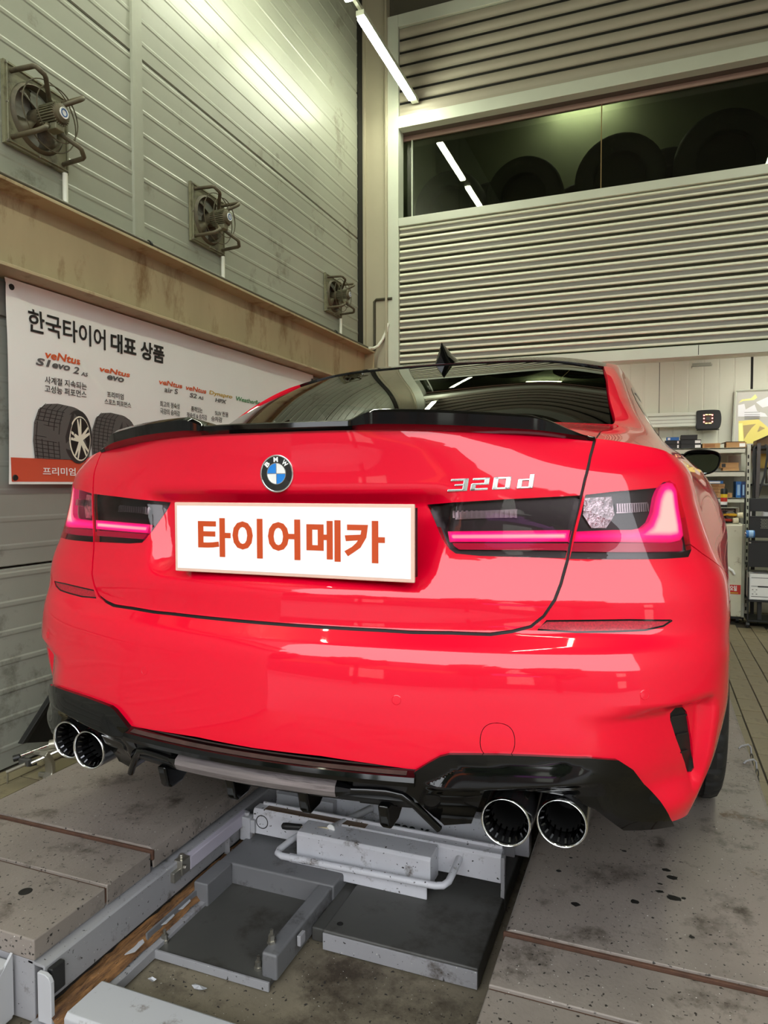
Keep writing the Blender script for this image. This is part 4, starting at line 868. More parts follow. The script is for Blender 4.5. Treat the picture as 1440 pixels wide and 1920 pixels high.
# boot spoiler: low in the middle, raised wings, tapered ends
def spoiler():
    mb = MB(); n = 120; v = []; ss = np.linspace(-.662, .662, n+1)
    for s in ss:
        a = abs(s); p = B(a, ZT(a))[0]; t = B(a+2e-3, ZT(a+2e-3))[0]-B(max(0, a-2e-3), ZT(max(0, a-2e-3)))[0]; t[2] = 0; t /= np.linalg.norm(t); nn = np.array([t[1], -t[0], 0]); g = 1 if s >= 0 else -1
        e = float(1-sstep(.52, .668, np.array([a]))[0]); wg = float(sstep(.165, .215, np.array([a]))[0])
        h = (.013+.019*wg)*max(.06, e)+.001; o = (.004+.012*wg)*e; w = .055+.03*e
        for f, z in ((.006, -.006), (.010+o, .0+h*.12), (.008+o*1.2, h*.80), (.003+o, h), (-.004+o, h+.0008), (-w*.5, h*.55+.008*e), (-w, .010), (-w, .002)):
            q = p+nn*f; v.append((q[0]*g, q[1], q[2]+z))
    mb.add(v, [(i*8+j, i*8+(j+1) % 8, (i+1)*8+(j+1) % 8, (i+1)*8+j) for i in range(n) for j in range(8)]+[tuple(range(8))[::-1], tuple(range(n*8, n*8+8))])
    return obj('spoiler', mb, M_gloss, car, smooth=40, label='gloss black boot spoiler')
spoiler()
# round emblem, model lettering, number plate
ec = B(.003, .933)[0]; en = normals(B, np.array([.003]), np.array([.933]))[0]; ez = np.array([0, 0, 1])-en*en[2]; ez /= np.linalg.norm(ez); ex = np.cross(ez, -en); ex = -ex if ex[0] < 0 else ex
em = obj('emblem', MB().lathe([(.0372, -.004), (.0388, .001), (.0383, .0035), (.0365, .0042), (.0352, .0035)], ec, en, 48), M_chrome, car, smooth=50, label='round black ringed emblem with blue and white quarters')
obj('black_ring', MB().lathe([(.0356, .0032), (.0215, .0036)], ec, en, 48), mat('emblem_black', (14, 14, 16), .25, coat=1.), em, smooth=60)
obj('inner_ring', MB().lathe([(.0222, .0034), (.0218, .0048), (.0208, .0048), (.0204, .0036)], ec, en, 48), M_chrome, em, smooth=50)
for q in range(4):
    a = [q*pi/2+pi/2*i/10 for i in range(11)]; mb = MB()
    mb.add([ec+en*.0040]+[ec+en*.0040+(ex*cos(t)+ez*sin(t))*.0207 for t in a], [(0, i+1, i+2) for i in range(10)])
    if np.dot(np.cross(mb.v[1]-ec-en*.004, mb.v[2]-ec-en*.004), en) < 0: mb.f = [f[::-1] for f in mb.f]
    obj('quarter', mb, mat('emblem_blue', (32, 128, 214), .3) if q == 1 else MATS['emblem_blue'] if q == 3 else (mat('emblem_white', (235, 235, 232), .3) if q == 0 else MATS['emblem_white']), em)
for mb in (MB().add([ec+en*.0046+ex*u+ez*w for u, w in ((-.0208, -.0006), (.0208, -.0006), (.0208, .0006), (-.0208, .0006))], [(0, 1, 2, 3)]).add([ec+en*.0046+ex*u+ez*w for u, w in ((-.0006, -.0208), (.0006, -.0208), (.0006, .0208), (-.0006, .0208))], [(0, 1, 2, 3)]),): obj('cross_bar', mb, M_chrome, em)
for ch, a in (('B', 48), ('M', 2), ('W', -44)):
    t = radians(a); up_ = ez*cos(t)-ex*sin(t); rt = ex*cos(t)+ez*sin(t); c0 = ec+up_*.0285+en*.0040
    text('letter', ch, (-.0052 if ch != 'W' else -.0066, -.0050, .0052 if ch != 'W' else .0066, .0050), (c0, rt, up_), M_white, em, .04)
def badge(polys, nm):
    """raised chrome characters: outline polygons in (u, v) on the boot lid"""
    (s0, z0), (s1, z1) = T_['badge']; p0 = B(s0, z0)[0]; p1 = B(s1, z1)[0]; nn = normals(B, np.array([(s0+s1)/2]), np.array([.91]))[0]
    ux = p1-p0; w_ = np.linalg.norm(ux); ux = ux/w_; vz = np.cross(nn, ux); vz = vz if vz[2] > 0 else -vz; h_ = .0245
    out = []
    for P in polys:
        mb = MB(); n = len(P)
        q = [p0+ux*u*w_+vz*(v-.5)*h_ for u, v in P]
        c = sum(np.array(P))/n
        mb.add([a-nn*.006 for a in q]+[a+nn*.0035 for a in q], [tuple(range(n))[::-1], tuple(range(n, 2*n))]+[(i, (i+1) % n, n+(i+1) % n, n+i) for i in range(n)])
        out.append(mb)
    m = MB()
    for b in out: m.add(b.v, b.f)
    bm_ = obj(nm, m, M_chrome, car, bevel=.0012, label='chrome raised lettering on the boot lid')
    me = bm_.data; import bmesh as _b; bb = _b.new(); bb.from_mesh(me); _b.ops.recalc_face_normals(bb, faces=bb.faces); bb.to_mesh(me); bb.free()
sl = lambda u, v: (u+.030*(v-.5), v)
def bar_(a, b, c, d): return [sl(a, c), sl(b, c), sl(b, d), sl(a, d)]
k = .13
badge([bar_(.02, .225, .80, 1.0), bar_(.165, .225, .0, 1.0), bar_(.07, .20, .42, .58), bar_(.0, .20, .0, .20)], 'numeral_badge')
badge([bar_(.265, .46, .80, 1.0), bar_(.40, .46, .44, 1.0), bar_(.265, .46, .42, .60), bar_(.255, .315, .0, .56), bar_(.255, .455, .0, .20)], 'numeral_badge')
badge([bar_(.50, .70, .80, 1.0), bar_(.50, .56, .0, 1.0), bar_(.64, .70, .0, 1.0), bar_(.50, .70, .0, .20)], 'numeral_badge')
badge([bar_(.775, .95, .62, .78), bar_(.775, .83, .0, .78), bar_(.90, .955, .0, 1.12), bar_(.775, .95, .0, .18)], 'letter_badge')
npn = obj('number_plate', MB().box(-.228, .308, .018, .024, .728, .874), mat('plate_pink_edge', (228, 190, 172), .5), car, bevel=.002, label='white plate with pale pink border and orange brown lettering')
obj('plate_face', MB().box(-.221, .301, .0172, .0185, .735, .867), mat('plate_white', (250, 250, 248), .5), npn)
text('plate_lettering', '타이어메카', (-.168, .762, .250, .842), ((0, .0170, 0), (1, 0, 0), (0, 0, 1)), mat('plate_orange_brown', (196, 70, 14), .5), npn, .030)
obj('plate_holder', MB().box(-.22, .30, .024, .060, .735, .866), M_satin, car)
# antenna fin, mirrors, handle
fz = lambda y: float(np.interp(y, U(0, np.linspace(4.8, 7, 40))[:, 1], U(0, np.linspace(4.8, 7, 40))[:, 2]))
mb = MB(); v = []
fy = np.linspace(0, 1, 13)
for k_ in fy:
    y = 1.215+.20*k_; ztop = .006+.078*(1-k_)**.85*min(1, (k_+.02)/.10)**.5; w = .040*math.sin(pi*min(1, (k_*.85+.10)))**.7
    for j, (f, g) in enumerate(((-1, 0), (-.62, .35), (-.22, .85), (0, 1), (.22, .85), (.62, .35), (1, 0))): v.append((f*w*(1 if g < .5 else .6), y-.03*g*(1-k_)*0, fz(y)-.004+g*ztop))
mb.add(v, [(i*7+j, i*7+j+1, i*7+j+8, i*7+j+7) for i in range(12) for j in range(6)]+[tuple(range(7))[::-1], tuple(range(84, 91))])
obj('antenna_fin', mb, M_gloss, car, smooth=40)
for sg in (1, -1):
    mr = thing('door_mirror', loc=(sg*.93, 2.85, 1.0), parent=car)
    ol = [(.845, 1.045), (.865, 1.078), (.90, 1.092), (.97, 1.092), (1.02, 1.082), (1.040, 1.062), (1.040, 1.03), (1.028, .992), (1.00, .966), (.94, .953), (.885, .955), (.862, .985)]
    def shell(sc, y): c = np.mean(ol, 0); return [(sg*(c[0]+(p[0]-c[0])*sc), y, c[1]+(p[1]-c[1])*sc) for p in rnd(ol, 2)]
    mb = MB(); rings = [shell(.93, 2.852), shell(1.0, 2.852), shell(1.02, 2.87), shell(.96, 2.93), shell(.75, 2.99), shell(.3, 3.02)]; n = len(rings[0])
    for r in rings: mb.v += r
    mb.f = [(i*n+j, i*n+(j+1) % n, (i+1)*n+(j+1) % n, (i+1)*n+j) for i in range(5) for j in range(n)]+[tuple(range(5*n, 6*n))]; mb.m = [0]*len(mb.f)
    obj('mirror_shell', mb, M_gloss, mr, smooth=50)
    mb = MB(); r = shell(.90, 2.858); c = np.mean(np.array(r), 0)
    r = [(p[0], p[1]+.008+(p[2]-c[2])*.27-abs(p[0]-c[0])*.04, p[2]) for p in r]
    mb.add(r, [tuple(range(len(r))) if sg < 0 else tuple(range(len(r)))[::-1]]); mb.add([(p[0], p[1]+.01, p[2]) for p in r], [tuple(range(len(r)))])
    obj('mirror_glass', mb, mat('mirror_silver', (150, 158, 152), .02, metal=1) if 'mirror_silver' not in MATS else MATS['mirror_silver'], mr)
    obj('mirror_arm', MB().prism([(sg*.78, 1.0), (sg*.80, 1.055), (sg*.86, 1.075), (sg*.87, 1.03), (sg*.84, 1.0)], 'y', 2.87, 2.93), M_gloss, mr, bevel=.006)
    for yh in (1.95,):
        p = B(sg*s_of_y(yh), .86)[0]
        obj('door_handle', MB().tube([(p[0], yh-.11, .862), (p[0]+sg*.035, yh-.09, .868), (p[0]+sg*.042, yh, .868), (p[0]+sg*.035, yh+.09, .866), (p[0], yh+.11, .862)], .013, 10, flat=1.2), M_gloss, car, smooth=60)
# wheels: tyre with cut grooves, rim with ten spokes
def tyre_mesh(xc, yc, sgn):
    R, w, ri = .325, .235, .232; n = 216; pr = []
    h = w/2
    base = [(ri, -h*.86, 0), (ri+.012, -h*.95, 0), ((R+ri)/2, -h*1.02, 0), (R-.028, -h*.98, 0), (R-.010, -h*.90, 1), (R-.002, -h*.76, 1)]
    mid = []
    for g in (-.52, -.17, .17, .52): mid += [(R, h*(g-.07), 1 if abs(g) > .3 else 0), (R-.007, h*(g-.045), 0), (R-.007, h*(g+.045), 0), (R, h*(g+.07), 1 if abs(g) > .3 else 0)]
    pr = base+mid+[(r, -x, k) for r, x, k in base[::-1]]
    mb = MB(); k = len(pr); v = []
    for q in range(n):
        a = 2*pi*q/n; cut = (q % 6 == 0)
        for r, x, t in pr:
            rr = r-(.008 if cut and t else 0); v.append((xc+x, yc+cos(a)*rr, ZW+sin(a)*rr))
    mb.add(v, [(q*k+j, q*k+j+1, ((q+1) % n)*k+j+1, ((q+1) % n)*k+j) for q in range(n) for j in range(k-1)]); return mb
for sg in (1, -1):
    for yc in (AX_R, AX_F):
        xc = sg*.785
        wh = thing('wheel', loc=(xc, yc, ZW), parent=car)
        obj('tyre_rubber', tyre_mesh(xc, yc, sg), M_rubber, wh, smooth=40)
        obj('rim', MB().lathe([(.232, -.10), (.236, -.108), (.225, -.10), (.215, -.06), (.215, .08), (.236, .105), (.232, .11)], (xc, yc, ZW), (1, 0, 0), 48), M_darkchrome, wh, smooth=40)
        sp = MB()
        for q in range(10):
            a = 2*pi*q/10; c, s_ = cos(a), sin(a); v = []
            for r, wd, xo in ((.03, .022, .075), (.22, .016, .092)):
                for e in (-1, 1):
                    for d in (0, -.02): v.append((xc+sg*(xo+d), yc+c*r-s_*wd*e, ZW+s_*r+c*wd*e))
            sp.add(v, [(0, 2, 6, 4), (1, 5, 7, 3), (0, 4, 5, 1), (2, 3, 7, 6), (4, 6, 7, 5)])
        obj('spokes', sp, M_darkchrome, wh); obj('hub_cap', MB().cyl((xc+sg*.06, yc, ZW), (xc+sg*.095, yc, ZW), .035, 20), M_gloss, wh, smooth=40)
        mb = MB(); Rl = .372; k_ = 24; aa = np.linspace(radians(-20), radians(200), k_); xi, xo = sg*.62, sg*.872
        v = [(x, yc+cos(a)*Rl, ZW+sin(a)*Rl) for a in aa for x in (xi, xo)]; mb.add(v, [(2*i, 2*i+1, 2*i+3, 2*i+2) for i in range(k_-1)])
        mb.add([(xi, yc, ZW)]+[(xi, yc+cos(a)*Rl, ZW+sin(a)*Rl) for a in aa], [(0, i+1, i+2) for i in range(k_-1)])
        obj('arch_liner', mb, M_satin, car)
# cabin seen dimly through the glass
M_cabin = mat('dark_upholstery', (36, 36, 34), .8)
boxo('parcel_shelf', -.58, .58, .80, 1.30, .93, .955, M_cabin, car, bevel=.01)
for x in (-.36, .36, 0): boxo('rear_headrest', x-.13, x+.13, 1.22, 1.32, 1.0, 1.14 if x else 1.08, M_cabin, car, bevel=.03, seg=3)
boxo('rear_seat', -.62, .62, 1.28, 1.42, .45, 1.0, M_cabin, car, bevel=.04, seg=3)
for x in (-.37, .37):
    boxo('front_seat', x-.24, x+.24, 2.25, 2.40, .40, 1.02, M_cabin, car, bevel=.05, seg=3); boxo('front_headrest', x-.13, x+.13, 2.27, 2.36, 1.05, 1.20, M_cabin, car, bevel=.03, seg=3)
boxo('dashboard', -.68, .68, 3.0, 3.3, .6, .96, M_cabin, car, bevel=.04)
boxo('cabin_floor', -.70, .70, 1.42, 3.3, .26, .30, M_cabin, car, bevel=0)
boxo('boot_floor', -.60, .60, .25, 1.28, .40, .42, M_cabin, car, bevel=0)
# ---------- wall fans with conduits ----------
def wall_fan(y0, z0, side, label):
    """square wall fan: flange plate, bell mouth, blades, finned motor on three bent arms, wire guard"""
    yc, zc, h = y0+side/2, z0+side/2, side/2; x = XW+.004; R = h*.80
    t = thing('wall_fan', label, 'fan', (XW, yc, zc), 'square wall fans above the beam')
    pl = MB(); n = 40
    sq = []
    for q in range(n):
        a = 2*pi*q/n; c, s_ = cos(a), sin(a); k = h*1.0/max(abs(c), abs(s_)); sq.append((yc+c*k, zc+s_*k))
    ring = [(yc+cos(2*pi*q/n)*R*1.06, zc+sin(2*pi*q/n)*R*1.06) for q in range(n)]
    v = [(x+.016, *p) for p in sq]+[(x+.016, *p) for p in ring]+[(x, *p) for p in sq]
    f = [(q, (q+1) % n, n+(q+1) % n, n+q) for q in range(n)]+[(2*n+q, 2*n+(q+1) % n, (q+1) % n, q) for q in range(n)]
    pl.add(v, f); obj('flange_plate', pl, M_fan, t, smooth=30)
    obj('bell_mouth', MB().lathe([(R*1.06, .016), (R*1.0, .030), (R*.96, .034), (R*.93, .026), (R*.92, 0), (R*.92, -.05)], (XW, yc, zc), (1, 0, 0), 40), M_fan_d, t, smooth=50)
    bars = MB()
    e = h*.93
    bars.tube([(x+.019, yc-e, zc-e), (x+.019, yc+e, zc-e), (x+.019, yc+e, zc+e), (x+.019, yc-e, zc+e)], .004, 6, closed=True)
    obj('flange_bead', bars, M_fan, t, smooth=40)
    for dy, dz in ((-1, -1), (-1, 1), (1, -1), (1, 1), (-1, 0), (0, -1), (1, 0), (0, 1)):
        obj('bolt', MB().cyl((x+.016, yc+dy*h*.94, zc+dz*h*.94), (x+.024, yc+dy*h*.94, zc+dz*h*.94), .005, 6), M_steel, t)
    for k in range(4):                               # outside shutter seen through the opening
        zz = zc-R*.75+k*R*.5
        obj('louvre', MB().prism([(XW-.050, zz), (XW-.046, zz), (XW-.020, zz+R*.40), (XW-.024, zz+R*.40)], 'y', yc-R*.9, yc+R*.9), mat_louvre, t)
    for k in range(4):                               # broad pitched blades
        a0 = .5+k*pi/2; mb = MB(); v = []
        for i in range(5):
            r = R*(.30+.60*i/4)
            for j in range(4):
                a = a0+(j/3-.5)*(.72+.30*i/4); xx = XW+.012+(j/3-.5)*.055*(1-.3*i/4); v.append((xx, yc+cos(a)*r, zc+sin(a)*r))
        mb.add(v, [(i*4+j, i*4+j+1, i*4+j+5, i*4+j+4) for i in range(4) for j in range(3)])
        o = obj('blade', mb, M_fan_d, t, smooth=60); sd = o.modifiers.new('s', 'SOLIDIFY'); sd.thickness = .003
    hub = obj('hub', MB().cyl((XW-.01, yc, zc), (XW+.05, yc, zc), R*.30, 20), M_fan_d, t, smooth=40)
    mx = XW+.05; Rm = R*.33
    mo = thing('motor', loc=(mx, yc, zc), parent=t)
    obj('motor_shell', MB().lathe([(0, 0), (Rm*.9, 0), (Rm*.96, .01), (Rm*.96, .085), (Rm*.86, .10), (Rm*.5, .106), (0, .106)], (mx, yc, zc), (1, 0, 0), 28), M_fan_d, mo, smooth=35)
    fins = MB()
    for q in range(28):
        a = 2*pi*q/28; c, s_ = cos(a), sin(a)
        p = lambda xx, r, w: (xx, yc+c*r-s_*w, zc+s_*r+c*w)
        fins.add([p(mx+.01, Rm*.9, -.0016), p(mx+.09, Rm*.9, -.0016), p(mx+.09, Rm*1.10, -.0016), p(mx+.01, Rm*1.10, -.0016), p(mx+.01, Rm*.9, .0016), p(mx+.09, Rm*.9, .0016), p(mx+.09, Rm*1.10, .0016), p(mx+.01, Rm*1.10, .0016)],
                 [(0, 1, 2, 3), (7, 6, 5, 4), (3, 2, 6, 7), (2, 1, 5, 6), (0, 3, 7, 4)])
    obj('cooling_fins', fins, M_fan, mo, kind='stuff')
    obj('badge', MB().lathe([(0, .107), (Rm*.42, .107), (Rm*.46, .109), (Rm*.52, .109), (Rm*.52, .1045)][::-1], (mx, yc, zc), (1, 0, 0), 24), M_white, mo, smooth=30, label='round white motor badge with a blue ring')
    obj('badge_ring', MB().lathe([(Rm*.28, .1085), (Rm*.28, .1098), (Rm*.38, .1098), (Rm*.38, .1085)], (mx, yc, zc), (1, 0, 0), 24, closed=True), M_badge_blue, mo)
    boxo('terminal_box', mx+.03, mx+.085, yc-.022, yc+.022, zc-Rm*1.55, zc-Rm*.9, M_fan, mo, bevel=.004)
    arms = (((-.80, .80), (-.10, .42)), ((-.80, -.80), (-.2, -.36)), ((.80, -.80), (.16, -.40)), ((.80, .80), (.2, .36)))
    for (ay, az), (by, bz) in arms:
        p0 = Vector((x+.018, yc+ay*h, zc+az*h)); p3 = Vector((mx+.045, yc+by*R, zc+bz*R)); out = XW+.15
        p1 = Vector((out-.01, p0.y+(p3.y-p0.y)*.05, p0.z+(p3.z-p0.z)*.05)); p2 = Vector((out+.005, p0.y+(p3.y-p0.y)*.35, p0.z+(p3.z-p0.z)*.35))
        pts = []
        ctrl = [p0, p0+(p1-p0)*.55, p1, p2, p2+(p3-p2)*.5, p3]
        for i in range(15):                          # smooth run through the control points
            u = i/14*(len(ctrl)-1); k = min(int(u), len(ctrl)-2); w = u-k; w = w*w*(3-2*w)*.4+w*.6; pts.append(ctrl[k].lerp(ctrl[k+1], w))
        obj('motor_arm', MB().tube(pts, .0095*side/.31, 8), M_fan_d, t, smooth=60)
    wr = []
    for r, xx in ((R*1.06, .085), (R*.82, .125)):
        obj('guard_ring', MB().tube([(XW+xx, yc+cos(2*pi*q/36)*r, zc+sin(2*pi*q/36)*r) for q in range(36)], .0026, 6, closed=True), M_fan_d, t, smooth=60)
    # short conduit from the fan down to the beam
    c = obj('fan_conduit', MB().tube([(XW+.02, y0+side*.93, z0-.002), (XW+.02, y0+side*.93, 2.035)], .011, 10), M_conduit, smooth=40, label=None, cat='pipe')
    return t, c
mat_louvre = mat('daylight_glow_louvre', (236, 214, 206), .5, dirt=(90, 78, 64), damt=.2, dscale=12, emit=(1, .84, .80), estr=.28)  # pale tone and glow added for daylight that cannot pass the closed wall
M_badge_blue = mat('badge_blue', (40, 84, 140), .4)
for (y0, lb) in ((.816, 'nearest'), (1.968, 'middle'), (3.607, 'farthest')):
    t, c = wall_fan(y0, 2.223, .312 if y0 < 3 else .285, 'square grey green wall fan, the %s of three above the beam' % {'nearest': 'nearest and largest', 'middle': 'middle one', 'farthest': 'farthest and smallest'}[lb])
    c['label'] = 'short white pipe from the %s wall fan down to the beam' % lb
# black conduit along the top of the beam, elbow pipe and cable in the corner
obj('conduit_pipe', MB().tube([(XW+.125, YO+.1, 2.038), (XW+.125, 4.16, 2.038)], .012, 10), mat('dark_conduit', (70, 64, 50), .5), smooth=40, label='dark pipe lying along the top of the beige beam', cat='pipe')
obj('elbow_pipe', MB().tube([(-1.36, YB-.036, 2.475), (-1.50, YB-.046, 2.475), (-1.516, YB-.046, 2.46), (-1.516, YB-.046, 2.06), (-1.53, YB-.055, 2.045), (-1.56, 4.23, 2.043)], .011, 10), mat('dark_elbow', (64, 60, 44), .45), smooth=50, label='dark elbow pipe on the cream corner column', cat='pipe')
obj('white_cable', MB().tube([(-1.395, YB-.036, 2.27), (-1.41, YB-.045, 2.20), (-1.44, YB-.06, 2.13), (-1.475, YB-.08, 2.075), (-1.495, 4.27, 2.05), (-1.50, 4.20, 2.040)], .013, 10), M_conduit, smooth=60, label='thick white cable curving down the corner column onto the beam', cat='cable')
for k, (y, z) in enumerate(((1.5, 2.05), (3.55, 2.05))):
    obj('pipe_clip', MB().lathe([(.014, -.008), (.018, -.008), (.018, .008), (.014, .008)], (XW+.125, y, 2.038), (0, 1, 0), 14, closed=True), M_blackm, smooth=30, label='dark clip on the beam pipe, %s wall fan' % ('just right of the nearest', 'just left of the farthest')[k], cat='clip')
# ---------- banner ----------
bt = thing('banner', 'white vinyl banner with red foot strip and printed tyres on the wall', 'banner', (-1.588, 1.9, .915))
XBN = -1.588; y0, y1, z0, z1 = .778, 3.35, .915, 1.70
def bwave(y, z):
    d = ((y-.876)*.713+(z-1.608))*.814                 # fold from the top left corner
    f = (.008*math.exp(-abs(d)/.014) if d > 0 else .008*math.exp(-abs(d)/.07))*max(0, min(1, (1.62-y)/.45))
    return f+.0016*sin(y*9+z*3)+.0012*sin(z*14+y*2)
BY = list(np.arange(y0, 1.66, .009))+list(np.linspace(1.66, y1, 50))
def bgrid(za, zb, m, nm, off=0, par=bt, nz=20):
    mb = MB(); ny = len(BY)-1; v = []
    for i in range(ny+1):
        for j in range(nz+1):
            y = BY[i]; z = za+(zb-za)*j/nz
            e = .012*sin(pi*min(1, max(0, (z-z0)/(z1-z0)))) if i == 0 else 0
            v.append((XBN+bwave(y, z)+off, y+e, z))
    mb.add(v, [(i*(nz+1)+j, (i+1)*(nz+1)+j, (i+1)*(nz+1)+j+1, i*(nz+1)+j+1) for i in range(ny) for j in range(nz)])
    return obj(nm, mb, m, par, smooth=80)
bgrid(z0, z1, M_banner, 'sheet', nz=70)
mb = MB(); v = []
BY2 = [y0+.012]+BY[2:]
for y in BY2:
    for z in (.925, 1.018): v.append((XBN+bwave(y, z)+.0012, y, z))
mb.add(v, [(2*i, 2*i+2, 2*i+3, 2*i+1) for i in range(len(BY2)-1)]); obj('foot_strip', mb, M_red_print, bt, smooth=80, label='orange red strip along the foot of the banner')
BF = ((XBN, 0, 0), (0, 1, 0), (0, 0, 1))
def bt_(nm, s_, r, m, bold=0., shear=0.): return text(nm, s_, r, BF, m, bt, bold, shear, conform=lambda y, z: XBN+bwave(y, z)+.0034)
bt_('headline', '한국타이어', (.876, 1.515, 1.298, 1.606), M_black_print, .015)
bt_('headline', '대표 상품', (1.330, 1.517, 1.697, 1.604), M_black_print, .030)
for s_, r, m, b_, sh in (('veNtus', (.957, 1.424, 1.140, 1.456), M_orange, .022, .15), ('S1', (.912, 1.390, .985, 1.420), M_grey_print, .03, .2), ('evo', (.992, 1.390, 1.082, 1.411), M_grey_print, .03, .2), ('2', (1.098, 1.384, 1.130, 1.413), M_grey_print, .02, .2), ('AS', (1.140, 1.380, 1.178, 1.396), M_grey_print, .02, .2),
                 ('veNtus', (1.257, 1.416, 1.452, 1.440), M_orange, .022, .15), ('evo', (1.303, 1.386, 1.411, 1.408), M_grey_print, .03, .2),
                 ('veNtus', (1.656, 1.413, 1.838, 1.438), M_orange, .02, .15), ('air S', (1.696, 1.379, 1.801, 1.405), M_grey_print, .01, .1),
                 ('veNtus', (1.868, 1.411, 2.051, 1.437), M_orange, .02, .15), ('S2', (1.900, 1.376, 1.963, 1.400), M_grey_print, .02, .15), ('AS', (1.975, 1.376, 2.025, 1.392), M_grey_print, .02, .15),
                 ('Dynapro', (2.080, 1.407, 2.303, 1.435), M_gold, .015, .1), ('HPX', (2.134, 1.377, 2.246, 1.399), M_grey_print, .03, .2), ('Weatherflex', (2.340, 1.407, 2.640, 1.433), M_green, .015, .1)):
    bt_('product_name', s_, r, m, b_, sh)
for s_, r in (('사계절 지속되는', (.954, 1.322, 1.172, 1.352)), ('고성능 퍼포먼스', (.953, 1.287, 1.171, 1.317)), ('프리미엄', (1.296, 1.306, 1.405, 1.333)), ('스포츠 퍼포먼스', (1.277, 1.273, 1.453, 1.299)),
              ('최고의 정숙성', (1.660, 1.302, 1.812, 1.331)), ('극강의 승차감', (1.661, 1.266, 1.813, 1.295)), ('품격있는', (1.911, 1.302, 2.012, 1.330)), ('정숙성 & 승차감', (1.872, 1.266, 2.052, 1.295)), ('SUV 전용', (2.133, 1.302, 2.262, 1.330)), ('승차감', (2.093, 1.266, 2.2, 1.295))):
    bt_('slogan', s_, r, M_black_print, .006)
bt_('foot_lettering', '프리미엄 퍼포먼스', (.937, .951, 1.30, .984), M_white, .010)
def flat(nm, polys, m, off, lab=None):
    mb = MB()
    for p in polys: mb.add([(XBN+bwave(y, z)+off-.0022, y, z) for y, z in p], [tuple(range(len(p)))])
    return obj(nm, mb, m, bt, label=lab)
def printed_tyre(ox, oz, W_, H_, wheel):
    """flat print: tread face at the left, sidewall ellipse and wheel at the right"""
    P = lambda u, w: (ox+u*W_, oz+w*H_)
    arc = lambda cu, cw, ru, rw, a0, a1, n=16: [P(cu+ru*cos(radians(a0+(a1-a0)*i/n)), cw+rw*sin(radians(a0+(a1-a0)*i/n))) for i in range(n+1)]
    body = [P(.02, 0), P(0, .3), P(.02, .62), P(.09, .86), P(.22, .97), P(.40, 1.0)]+arc(.60, .45, .40, .53, 88, -8, 20)+[P(.93, 0)]
    flat('printed_tyre', [body], mat('print_tyre_grey', (92, 92, 90), .5) if 'print_tyre_grey' not in MATS else MATS['print_tyre_grey'], .0066)
    gl = []
    for k in range(5):
        u = .05+.09*k; pts = [(u+.01, .0), (u-.01, .35), (u+.015, .66), (u+.07, .88), (u+.15, .975)]
        gl.append([P(a, b) for a, b in pts]+[P(a+.014, b) for a, b in pts[::-1]])
    for k in range(13):
        w = .04+.07*k; s0 = .03+max(0, w-.6)*.28
        gl.append([P(s0, w), P(s0+.40, w-.035), P(s0+.40, w-.022), P(s0, w+.013)])
    flat('printed_tread', gl, M_black_print, .0070)
    flat('printed_sidewall', [arc(.745, .43, .25, .50, 0, 360, 30)], mat('print_sidewall', (48, 48, 48), .5) if 'print_sidewall' not in MATS else MATS['print_sidewall'], .0068)
    if wheel:
        flat('printed_rim', [arc(.775, .40, .19, .42, 0, 360, 30)], M_slat_lip, .0071)
        flat('printed_rim', [arc(.782, .40, .175, .395, 0, 360, 30)], M_black_print, .0073)
        sp = []
        for k in range(5):
            a = radians(100+72*k)
            for d in (-.16, .16):
                e = a+d; sp.append([P(.785+.03*cos(a+1.5), .38+.05*sin(a+1.5)), P(.785+.17*cos(e+.05), .39+.385*sin(e+.05)), P(.785+.17*cos(e-.07), .39+.385*sin(e-.07)), P(.785+.02*cos(a-1.5), .38+.04*sin(a-1.5))])
        flat('printed_spokes', sp, M_slat_lip, .0076)
printed_tyre(.893, 1.019, .310, .228, True); printed_tyre(1.198, 1.016, .292, .222, False)
printed_tyre(1.66, 1.02, .25, .2, False)
for y, z in ((.805, 1.668), (.803, .940), (3.32, 1.66), (3.32, .95)):
    obj('eyelet', MB().lathe([(0, .002), (.004, .003), (.011, .003), (.012, .001), (.012, -.001)], (XBN+.006, y, z), (1, 0, 0), 14), M_blackm, bt, smooth=40)
# ---------- far room: shelving, boxes, machine, trolley, sensor, poster ----------
YS = 5.27
sh = thing('shelving_unit', 'cream slotted angle shelving against the far wall', 'shelf', (.9, YS+.2, FZ))
for x in (0.4143, 1.423):
    for y in (YS, YS+.42):
        p = MB().box(x, x+.030, y-.002, y+.002, FZ, 1.232).box(x, x+.003, y-.002, y+.028, FZ, 1.232); obj('post', p, M_white_wall, sh)
sl_ = MB()
for k in range(22): sl_.box(1.4307, 1.4409, YS-.0035, YS-.002, FZ+.06+k*.06, FZ+.09+k*.06)
obj('post_slots', sl_, M_dark, sh, kind='stuff')
for z0, z1 in ((1.1678, 1.2116), (0.9732, 1.019), (0.7551, 0.7938), (.36, .40), (.0, .04)):
    pr = MB().box(.425, 1.412, YS+.0, YS+.42, z1-.012, z1).box(.425, 1.412, YS-.0, YS+.008, z0, z1); obj('shelf_board', pr, M_white_wall, sh, bevel=.002)
def carton(nm, x0, x1, z0, z1, m, label, cat='box', d=.20, y=YS+.03, lid=True, mark=None, grp=None):
    t = thing(nm, label, cat, ((x0+x1)/2, y+d/2, z0), grp)
    boxo('carton_body', x0, x1, y, y+d, z0, z1-.002, m, t, bevel=.002)
    boxo('lid', x0-.001, x1+.001, y-.001, y+d, z1-(z1-z0)*.18, z1, m, t, bevel=.001)
    if mark:
        a, b, mm = mark; w = x1-x0; h = z1-z0; boxo('sticker', x0+w*a, x0+w*b, y-.003, y-.0005, z0+h*.15, z0+h*.80, mm, t, bevel=0)
    return t
M_bk = mat('black_carton', (34, 34, 34), .55); M_nv = mat('navy_print', (24, 52, 104), .5)
